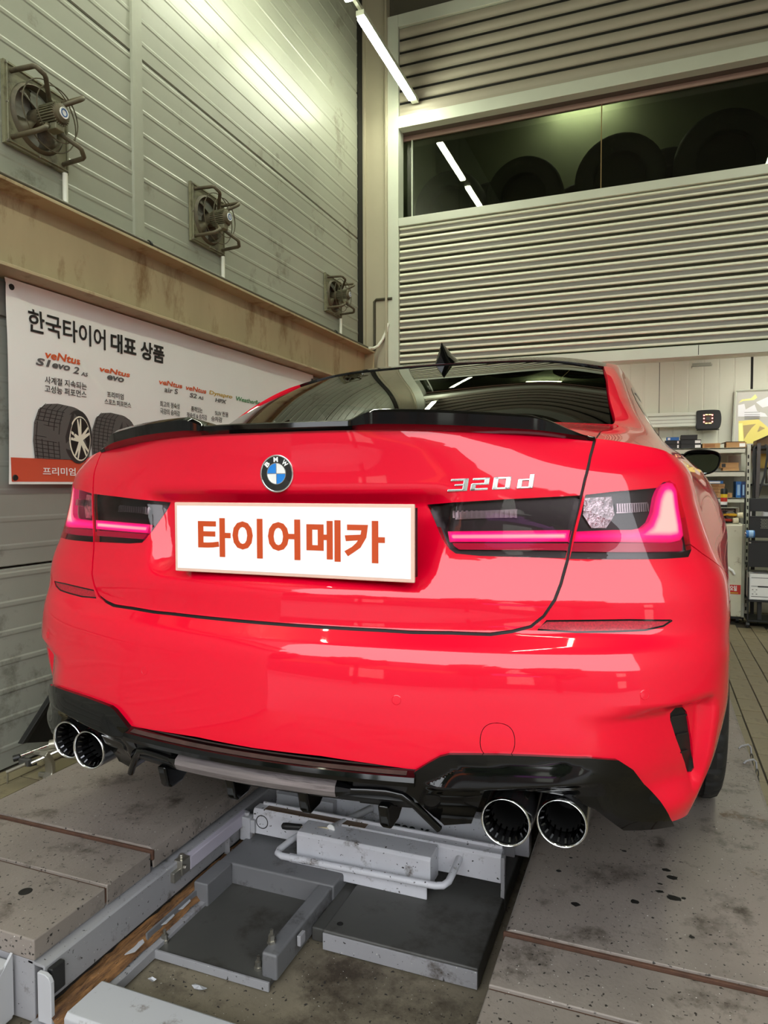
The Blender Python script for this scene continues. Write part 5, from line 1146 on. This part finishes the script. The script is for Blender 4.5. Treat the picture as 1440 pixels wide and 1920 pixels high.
carton('blue_box', 0.8076, 0.9075, 1.2839, 1.3114, M_blue, 'flat blue box on top of the left black boxes, top shelf', mark=(.1, .3, M_white))
carton('black_box', 0.7964, 0.9177, 1.2534, 1.2839, M_bk, 'upper black box under the flat blue box, top shelf', mark=(.8, .9, M_white))
carton('black_box', 0.7964, 0.9177, 1.2126, 1.2523, M_bk, 'lower black box under the flat blue box, top shelf', mark=(.8, .9, M_white))
carton('black_box', 0.9217, 1.0511, 1.289, 1.3277, M_bk, 'topmost black box without a label, top shelf')
carton('black_box', 0.9217, 1.0797, 1.2513, 1.287, M_bk, 'middle black box with white end label, top shelf', mark=(.70, .97, M_white))
carton('black_box', 0.9217, 1.0807, 1.2126, 1.2503, M_bk, 'lowest black box with white end label, on the top shelf board', mark=(.70, .97, M_white))
carton('brown_box', 1.0909, 1.2264, 1.2126, 1.2534, M_card, 'small plain brown box beside the black boxes, top shelf', mark=(.12, .7, mat('brown_print', (150, 104, 62), .7)))
t = carton('brown_box', 1.2722, 1.421, 1.2126, 1.2564, M_card, 'brown box with open dark flap at the right end of the top shelf', mark=(.66, .95, M_white))
obj('flap', MB().prism([(1.2356, 1.2493), (1.2396, 1.2534), (1.2722, 1.2646), (1.4129, 1.2625), (1.4129, 1.2574), (1.2722, 1.2585)], 'y', YS+.03, YS+.2), mat('dark_flap', (92, 68, 44), .8), t)
carton('brown_box', 1.2315, 1.368, 1.0445, 1.0883, M_card, 'upper brown box on the second shelf', mark=(.06, .28, M_black_print))
carton('brown_box', 1.2498, 1.3701, 1.02, 1.0435, M_card, 'lower flat brown box on the second shelf')
t = thing('picture_frame', 'pale framed board leaning behind the brown boxes, second shelf', 'frame', (1.35, YS+.33, 1.017))
boxo('frame_edge', 1.3059, 1.4129, YS+.30, YS+.315, 1.02, 1.1596, M_white_wall, t, bevel=.002); boxo('board', 1.313, 1.4088, YS+.298, YS+.30, 1.0241, 1.1545, mat('pinkish_board', (176, 160, 146), .6), t, bevel=0)
carton('blue_box', 1.1041, 1.2539, 0.912, 0.9365, M_blue, 'flat blue box on top of the brown stack, third shelf', mark=(.25, .85, M_white))
for (a, b, c, d, l) in ((1.15, 1.2682, 0.8876, 0.911, 'topmost brown box of the stack, third shelf'), (1.1449, 1.2651, 0.8652, 0.8866, 'second brown box of the stack, third shelf'), (1.1551, 1.2621, 0.8366, 0.8641, 'third brown box of the stack, third shelf'), (1.1398, 1.2621, 0.7959, 0.8356, 'lowest brown box of the stack, third shelf'), (1.2804, 1.3222, 0.7959, 0.8346, 'small brown box behind the spray can, third shelf')):
    carton('brown_box', a, b, c, d, M_card, l, mark=(.08, .6, MATS['brown_print']))
carton('blue_book_box', 1.3507, 1.3884, 0.7959, 0.9314, M_blue, 'upright bright blue box, left of the pair on the third shelf', mark=(.25, .8, mat('pale_blue_print', (150, 190, 226), .5)))
carton('blue_book_box', 1.3904, 1.423, 0.7959, 0.9304, M_nv, 'upright navy box, right of the pair on the third shelf', mark=(.3, .7, MATS['pale_blue_print']))
carton('brown_box', 0.9951, 1.0725, 0.9243, 0.9497, M_card, 'brown box behind the car mirror, third shelf'); carton('teal_box', 0.9951, 1.0899, 0.7959, 0.9222, mat('teal_print', (44, 120, 140), .5), 'teal box under the brown one, third shelf, by the car')
# alignment camera beam on the far wall
sn = thing('alignment_sensor', 'black camera head with red lit square on a pale wall beam', 'sensor', (1.15, YF-.1, 1.4))
hd = rnd([(1.052, 1.545), (1.060, 1.562), (1.225, 1.562), (1.248, 1.548), (1.257, 1.475), (1.246, 1.402), (1.215, 1.390), (1.065, 1.391), (1.047, 1.41), (1.058, 1.475)], 2)
obj('camera_head', MB().prism(hd, 'y', YF-.12, YF-.05), M_black, sn, bevel=.008)
obj('beam', MB().prism([(YF-.09, 1.421), (YF-.105, 1.425), (YF-.105, 1.448), (YF-.098, 1.452), (YF-.098, 1.520), (YF-.105, 1.524), (YF-.105, 1.546), (YF-.09, 1.550), (YF-.06, 1.55), (YF-.06, 1.421)], 'x', -.8, 1.055), M_alu, sn, bevel=.002)
for z in (1.455, 1.485, 1.515): boxo('beam_groove', -.8, 1.05, YF-.0995, YF-.098, z-.003, z+.003, M_trim, sn, bevel=0)
boxo('lens_plate', 1.108, 1.190, YF-.123, YF-.119, 1.440, 1.524, mat('dark_red_plate', (70, 34, 28), .4), sn, bevel=.001)
obj('lens', MB().cyl((1.148, YF-.123, 1.484), (1.148, YF-.13, 1.484), .018, 20), M_lift_d, sn, smooth=40)
M_led_r = mat('red_led', (255, 90, 80), .4, emit=(1, .36, .28), estr=3.); M_led_y = mat('yellow_led', (255, 220, 110), .4, emit=(1, .78, .3), estr=2.)
for x in (1.115, 1.182):
    for z in (1.456, 1.486, 1.514): obj('signal_led', MB().cyl((x, YF-.122, z), (x, YF-.127, z), .006, 10), M_led_r, sn)
for a, b, z in ((1.125, 1.145, 1.444), (1.152, 1.175, 1.444), (1.125, 1.145, 1.519), (1.152, 1.175, 1.519)): boxo('signal_led', a, b, YF-.127, YF-.122, z-.003, z+.003, M_led_y, sn, bevel=0)
boxo('lower_strap', 1.06, 1.24, YF-.10, YF-.05, 1.386, 1.392, M_blackm, sn, bevel=0)
# framed poster
ps = thing('poster_frame', 'silver framed yellow and grey poster leaning on the far wall', 'poster', (1.6, YF-.04, 1.25))
tilt = lambda x, z: (x+(.0 if True else 0), YF-.02-.05*(1.73-z)/.45, z)
FR = ((1.372, 0, 1.25), (1, 0, 0), (0, 0, 1))
def pq(nm, polys, m, off):
    mb = MB()
    for P in polys:
        n = len(P); q = [tilt(x, z) for x, z in P]; mb.add([(a, b-off, c) for a, b, c in q]+[(a, b-off+.002, c) for a, b, c in q], [tuple(range(n)), tuple(range(n, 2*n))[::-1]]+[(i, n+i, n+(i+1) % n, (i+1) % n) for i in range(n)])
    o = obj(nm, mb, m, ps); return o
pq('poster_sheet', [[(1.36, 1.25), (1.95, 1.25), (1.95, 1.715), (1.372, 1.715)]], mat('poster_grey', (188, 186, 178), .4), .004)
pq('poster_block', [[(1.395, 1.26), (1.395, 1.46), (1.55, 1.47), (1.62, 1.40), (1.64, 1.26)]], mat('poster_yellow', (228, 212, 110), .4), .0065)
pq('poster_block', [[(1.395, 1.62), (1.42, 1.648), (1.49, 1.655), (1.525, 1.69), (1.54, 1.66), (1.515, 1.64), (1.43, 1.635)]], mat('poster_pale_yellow', (248, 244, 150), .4), .0065)
pq('poster_block', [[(1.40, 1.27), (1.395, 1.44), (1.425, 1.44), (1.435, 1.27)]], MATS['poster_pale_yellow'], .009)
pq('poster_block', [[(1.44, 1.30), (1.43, 1.42), (1.53, 1.43), (1.50, 1.40), (1.46, 1.34)], [(1.54, 1.36), (1.56, 1.41), (1.60, 1.39)]], mat('poster_ochre', (172, 150, 96), .4), .009)
pq('poster_block', [[(1.39, 1.50), (1.39, 1.60), (1.44, 1.61), (1.45, 1.56), (1.52, 1.60), (1.54, 1.54), (1.60, 1.52), (1.62, 1.49)], [(1.53, 1.62), (1.66, 1.68), (1.70, 1.60), (1.58, 1.57)]], mat('poster_white', (232, 232, 236), .4), .0065)
pq('poster_lines', [[(1.44, z), (1.56, z-.002), (1.56, z-.005), (1.44, z-.003)] for z in (1.535, 1.515, 1.50, 1.487, 1.476)], M_grey_print, .009)
mbf = MB()
for (a, b), (c, d) in (((1.352, 1.245), (1.370, 1.725)), ((1.370, 1.725), (1.96, 1.725))):
    p, q = Vector(tilt(a, b)), Vector(tilt(c, d)); mbf.tube([p+Vector((0, -.008, 0)), q+Vector((0, -.008, 0))], .011, 4)
obj('frame_moulding', mbf, M_alu, ps); pq('frame_side', [[(1.338, 1.25), (1.35, 1.25), (1.366, 1.722), (1.358, 1.72)]], M_black, -.004)
# oil changing machine
YM = 4.95
mc2 = thing('service_machine', 'pale workshop machine with black panel, red sticker and castors', 'machine', (1.1, YM+.25, FZ))
boxo('cabinet', .80, 1.388, YM, YM+.30, -.147, .590, mat('machine_cream', (206, 204, 182), .45, var=.04, dirt=(150, 140, 116), damt=.12, dscale=18), mc2, bevel=.012)
boxo('edge_trim', 1.366, 1.390, YM-.004, YM+.02, -.147, .592, M_trim, mc2, bevel=.004)
boxo('base', .82, 1.38, YM+.02, YM+.28, -.165, -.147, M_black, mc2, bevel=.002)
obj('control_panel', MB().prism([(.86, .595), (1.335, .595), (1.340, .700), (1.332, .716), (.86, .716)], 'y', YM+.10, YM+.13), M_bk, mc2, bevel=.003)
obj('panel_frame', MB().prism([(1.330, .595), (1.352, .595), (1.350, .708), (1.338, .724), (.86, .724), (.86, .714), (1.326, .714)], 'y', YM+.09, YM+.13), M_trim, mc2, bevel=.003)
text('panel_lettering', 'FULLY AUTOMATIC ATF CHANGER', (1.105, .694, 1.318, .704), ((0, YM+.0985, 0), (1, 0, 0), (0, 0, 1)), M_white, mc2, .02)
obj('gauge', MB().lathe([(.033, 0), (.035, .006), (.027, .009), (.026, .004), (0, .004)], (1.288, YM+.10, .662), (0, -1, 0), 28), M_trim, mc2, smooth=40)
boxo('display', 1.12, 1.19, YM+.096, YM+.10, .625, .665, M_black, mc2, bevel=.002)
obj('carry_handle', MB().tube([(1.14, YM+.12, .72), (1.15, YM+.12, .736), (1.20, YM+.12, .736), (1.21, YM+.12, .72)], .006, 8), M_black, mc2, smooth=60)
boxo('sticker', 1.20, 1.362, YM-.0025, YM, .036, .110, mat('sticker_red', (196, 40, 30), .5), mc2, bevel=0)
text('sticker_lettering', '오일', (1.285, .062, 1.335, .104), ((0, YM-.003, 0), (1, 0, 0), (0, 0, 1)), M_white, mc2, .03)
boxo('sticker_line', 1.28, 1.345, YM-.0032, YM-.002, .042, .050, M_gold, mc2, bevel=0)
obj('door_catch', MB().tube([(1.275, YM, .245), (1.275, YM-.02, .240), (1.30, YM-.022, .225), (1.315, YM-.01, .195)], .010, 8), M_white, mc2, smooth=60)
for x, y in ((.86, YM+.06), (1.345, YM+.06), (.86, YM+.25), (1.345, YM+.25)):
    obj('castor', MB().cyl((x-.012, y, FZ+.024), (x+.012, y, FZ+.024), .024, 16).box(x-.006, x+.006, y-.008, y+.008, FZ+.03, -.16), M_black, mc2, smooth=40)
sc = thing('spray_can', 'black capped spray can with yellow and red label on the machine', 'can', (1.236, YM+.09, .592))
obj('can_body', MB().lathe([(.0235, 0), (.0245, .004), (.0245, .104), (.020, .108)], (1.236, YM+.05, .724), (0, 0, 1), 24), M_black, sc, smooth=40)
# the can stands on the back ledge of the panel frame
for (a, b, m) in ((.020, .045, M_white), (.045, .078, mat('can_red', (190, 50, 40), .4)), (.078, .105, mat('can_yellow', (224, 190, 40), .4))):
    obj('label_band', MB().lathe([(.0250, a), (.0250, b)], (1.236, YM+.05, .724), (0, 0, 1), 24), m, sc, smooth=60)
obj('cap', MB().lathe([(.0215, .105), (.0255, .106), (.0255, .140), (.020, .150), (0, .150)], (1.236, YM+.05, .724), (0, 0, 1), 24), M_black, sc, smooth=40)
boxo('can_ledge', .86, 1.34, YM+.02, YM+.13, .716, .724, M_trim, mc2, bevel=.002)
sc2 = thing('spray_can', 'silver aerosol can at the left end of the machine, beside the car', 'can', (1.085, YM+.08, .724))
obj('can_body', MB().lathe([(.0125, 0), (.0135, .003), (.0135, .085), (.009, .095), (0, .096)], (1.088, YM+.06, .724), (0, 0, 1), 20), M_steel, sc2, smooth=40)
obj('cap', MB().lathe([(.0095, .095), (.0095, .112), (0, .113)], (1.088, YM+.06, .724), (0, 0, 1), 16), M_black, sc2, smooth=40)
bc = thing('bottle_cap', 'small dark blue cap lying on the machine top', 'cap', (1.128, YM+.07, .724)); obj('cap_shell', MB().lathe([(.017, 0), (.018, .004), (.015, .02), (0, .022)], (1.128, YM+.07, .724), (0, 0, 1), 18), mat('navy_cap', (30, 34, 110), .4), bc, smooth=40); obj('cap_rim', MB().lathe([(.018, 0), (.019, .002), (.018, .004)], (1.128, YM+.07, .724), (0, 0, 1), 18), M_black, bc)
# work gloves
def glove(nm, O, ang, m, mcuff, label):
    """one left flat glove: palm, five bent fingers and cuff as one skinned body"""
    t = thing(nm, label, 'glove', O)
    me = bpy.data.meshes.new('glove_body'); V = []; E = []; Rr = []
    ca, sa = cos(ang), sin(ang); P = lambda u, w, z: (u*ca-w*sa, u*sa+w*ca, z)
    def chain(pts, rs, a=None):
        p = a
        for q, r in zip(pts, rs):
            V.append(P(*q)); Rr.append(r); k = len(V)-1
            if p is not None: E.append((p, k))
            p = k
        return p
    w0 = chain([(0, 0, .016), (.045, 0, .020)], [.020, .026])
    for k, (dw, ln) in enumerate(((-.026, .050), (-.009, .060), (.009, .064), (.026, .056))):
        chain([(.075, dw, .020), (.075+ln*.5, dw*1.15, .022-.003*k), (.075+ln, dw*1.25, .012)], [.011, .0095, .008], w0)
    chain([(.045, -.036, .018), (.075, -.052, .012)], [.010, .009], w0)
    me.from_pydata(V, E, []); o = bpy.data.objects.new('glove_body', me); link(o, t); WL[o.name] = Vector(O); me.materials.append(m)
    o.modifiers.new('skin', 'SKIN'); o.modifiers.new('sub', 'SUBSURF').levels = 1; o.modifiers['sub'].render_levels = 2
    for q, r in zip(me.skin_vertices[0].data if len(me.skin_vertices) else [], Rr): q.radius = (r, r*.62)
    if len(me.skin_vertices): me.skin_vertices[0].data[0].use_root = True
    c0 = Vector(O)+Vector(P(-.002, 0, .016)); c1 = Vector(O)+Vector(P(-.040, 0, .018))
    obj('cuff', MB().tube([c0, c1], [.021, .023], 16), mcuff, t, smooth=40); return t
M_gy = mat('yellow_glove', (226, 176, 36), .7, var=.25, vscale=40, dirt=(170, 54, 24), damt=.45, dscale=26); M_gr = mat('red_glove', (160, 40, 22), .7, var=.3, vscale=40); M_cuff = mat('cream_cuff', (226, 220, 190), .8)
glove('work_glove', (1.30, YM+.045, .603), pi+.1, M_gr, M_cuff, 'dark red work glove lying on the machine, the lower of two')
glove('work_glove', (1.335, YM+.05, .645), pi-.15, M_gy, M_cuff, 'yellow and orange work glove lying on top of the red one')
# black perforated trolley
tr2 = thing('tool_trolley', 'black metal trolley with perforated baskets, cut by the right edge', 'trolley', (1.65, 5.0, FZ))
YT = 4.8
for x in (1.395, 2.05):
    for y in (YT, YT+.30): boxo('post', x, x+.009, y, y+.022, FZ, .80, M_blackm, tr2, bevel=.002)
boxo('back_panel', 1.396, 2.07, YT+.02, YT+.04, .700, .800, M_black, tr2, bevel=.004)
for z0, z1 in ((.500, .665), (.275, .478)):
    boxo('basket', 1.395, 2.06, YT-.01, YT, z0, z1, M_blackm, tr2, bevel=.002); boxo('basket_floor', 1.395, 2.06, YT, YT+.30, z0, z0+.006, M_blackm, tr2, bevel=0); boxo('basket_rim', 1.3925, 2.07, YT-.014, YT+.0, z1-.012, z1, M_black, tr2, bevel=.003)
pm = MB()
for i in range(8):
    for j in range(7): pm.cyl((1.478+i*.011+(j % 2)*.0055, YT-.0115, .575+j*.011), (1.478+i*.011+(j % 2)*.0055, YT-.0095, .575+j*.011), .0035, 8)
obj('perforations', pm, M_trim, tr2, kind='stuff')
boxo('shelf', 1.395, 2.06, YT, YT+.30, .004, .018, M_blackm, tr2, bevel=.002); boxo('bottom_shelf', 1.395, 2.06, YT, YT+.30, -.15, -.138, M_blackm, tr2, bevel=.002)
boxo('middle_post', 1.47, 1.50, YT+.05, YT+.08, -.14, .004, M_blackm, tr2, bevel=.002)
boxo('latch', 1.397, 1.404, YT-.012, YT-.004, .195, .235, M_steel, tr2, bevel=.001); boxo('latch', 1.397, 1.412, YT-.012, YT-.004, .455, .478, M_steel, tr2, bevel=.001)
for x in (1.40, 2.05): obj('castor', MB().cyl((x-.012, YT+.02, FZ+.025), (x+.012, YT+.02, FZ+.025), .025, 14), M_black, tr2, smooth=40)
pn = thing('printer', 'white boxy printer on the trolley shelf', 'printer', (1.6, YT+.2, .02))
boxo('case', 1.405, 1.80, YT+.01, YT+.3, .018, .220, mat('printer_white', (232, 232, 230), .45), pn, bevel=.008)
for z in (.125, .190): boxo('case_seam', 1.42, 1.79, YT+.008, YT+.011, z-.002, z+.002, M_grey_print, pn, bevel=0)
boxo('paper_slot', 1.465, 1.79, YT+.007, YT+.012, .118, .128, M_black, pn, bevel=0)
boxo('tray_line', 1.42, 1.79, YT+.008, YT+.011, .043, .047, M_grey_print, pn, bevel=0)
obj('icon_marks', MB().box(1.425, 1.435, YT+.0085, YT+.011, .095, .100).box(1.452, 1.462, YT+.0085, YT+.011, .095, .100).box(1.425, 1.435, YT+.0085, YT+.011, .062, .067).box(1.452, 1.462, YT+.0085, YT+.011, .062, .067).box(1.438, 1.452, YT+.0085, YT+.011, .080, .082), M_grey_print, pn)
bcn = thing('blue_can', 'small blue can lying at the side of the trolley', 'can', (1.40, YT-.035, .53))
obj('can_body', MB().lathe([(.020, 0), (.029, .004), (.029, .058), (.020, .062)], (1.370, YT-.042, .529), (1, 0, 0), 22), M_blue, bcn, smooth=40); obj('can_end', MB().lathe([(.020, -.004), (.022, .002), (0, .002)], (1.370, YT-.042, .529), (1, 0, 0), 20), M_chrome, bcn, smooth=40); obj('can_print', MB().lathe([(.0293, .020), (.0293, .050)], (1.370, YT-.042, .529), (1, 0, 0), 22), MATS['pale_blue_print'], bcn, smooth=60)
for a, b, m, l, c in ((1.40, 1.425, M_white, 'white bottle top standing in the upper trolley basket', 'bottle'), (1.495, 1.56, mat('pale_cloth', (206, 210, 214), .8), 'pale folded cloth in the upper trolley basket', 'cloth')):
    t = thing('basket_bottle' if c == 'bottle' else 'folded_cloth', l, c, ((a+b)/2, YT+.06, .506))
    if c == 'bottle': obj('bottle_body', MB().lathe([(.013, 0), (.013, .13), (.006, .15), (.006, .185), (0, .186)], ((a+b)/2, YT+.06, .506), (0, 0, 1), 16), m, t, smooth=40)
    else: boxo('cloth_fold', a, b, YT+.03, YT+.12, .510, .70, m, t, bevel=.012, seg=3)
# straps hanging at the trolley, carton on the rack beside the shelf
rk = thing('tool_rack', 'dark rack with a shelf behind the hanging belts at the right edge', 'rack', (1.6, YS+.1, FZ))
boxo('rack_post', 1.4689, 1.4944, YS-.02, YS+.01, FZ, 1.2208, M_blackm, rk, bevel=.002); boxo('rack_shelf', 1.4689, 2.1261, YS-.02, YS+.3, 1.1953, 1.2208, M_blackm, rk, bevel=.002); boxo('rack_shelf', 1.4689, 2.1261, YS-.02, YS+.3, 0.8947, 0.91, M_lift_d, rk, bevel=.002)
boxo('yellow_card', 1.4893, 1.637, YS+.2, YS+.21, 1.0425, 1.1647, mat('yellow_card', (214, 180, 84), .6), rk, bevel=0); boxo('rack_back', 1.474, 2.1261, YS+.29, YS+.30, FZ, 1.1953, M_white_wall, rk, bevel=0)
def belt(nm, pts, w, label, m):
    mb = MB(); v = []
    for x, y, z in pts: v += [(x-w/2, y, z), (x+w/2, y, z), (x+w/2, y+.006, z), (x-w/2, y+.006, z)]
    n = len(pts); mb.add(v, [(i*4+j, i*4+(j+1) % 4, (i+1)*4+(j+1) % 4, (i+1)*4+j) for i in range(n-1) for j in range(4)]+[(3, 2, 1, 0), (n*4-4, n*4-3, n*4-2, n*4-1)]); o = obj(nm, mb, m, smooth=40, label=label, cat='belt', group='drive belts on the rack'); return o
M_belt = mat('black_belt', (34, 34, 34), .6); M_beltg = mat('grey_belt', (84, 78, 78), .6)
belt('drive_belt', [(1.4842, YS-.04, 1.2279), (1.4689, YS-.045, 1.1953), (1.4658, YS-.045, 1.0934), (1.476, YS-.045, 0.9813), (1.4964, YS-.04, 0.8285)], .015, 'black looped belt hanging at the left on the rack', M_belt)
belt('drive_belt', [(1.5066, YS-.05, 1.2411), (1.5046, YS-.055, 1.1036), (1.5025, YS-.055, 0.9508), (1.4995, YS-.05, 0.7979)], .026, 'wide grey belt hanging in the middle on the rack', M_beltg)
belt('drive_belt', [(1.5555, YS-.04, 1.231), (1.5677, YS-.045, 1.1953), (1.5677, YS-.045, 1.124), (1.5504, YS-.045, 0.9813), (1.5066, YS-.04, 0.8081)], .017, 'black looped belt hanging at the right on the rack', M_belt)
cb2 = thing('open_carton', 'weathered brown open carton on top of the rack', 'box', (1.6166, YS+.1, 1.2208))
obj('carton_body', MB().prism([(1.4923, 1.2218), (1.7695, 1.2218), (1.7695, 1.3074), (1.5759, 1.3074), (1.4923, 1.2687)], 'y', YS-.02, YS+.2), mat('weathered_card', (120, 96, 68), .8, var=.15), cb2, bevel=.003); obj('carton_flap', MB().prism([(1.4791, 1.2625), (1.5759, 1.3074), (1.5779, 1.3033), (1.4821, 1.2564)], 'y', YS-.04, YS-.02), mat('dark_card', (92, 76, 54), .8), cb2)
tb = thing('steel_bottle', 'pale steel bottle on the rack shelf at the right edge', 'bottle', (1.5912, YS+.05, 0.914)); obj('bottle_body', MB().lathe([(.022, 0), (.024, .004), (.024, .10), (.016, .115), (.016, .125), (0, .126)], (1.5912, YS+.05, 0.914), (0, 0, 1), 22), M_steel, tb, smooth=40); obj('bottle_cap', MB().lathe([(.017, .118), (.017, .132), (0, .133)], (1.5912, YS+.05, 0.914), (0, 0, 1), 18), M_black, tb, smooth=40)
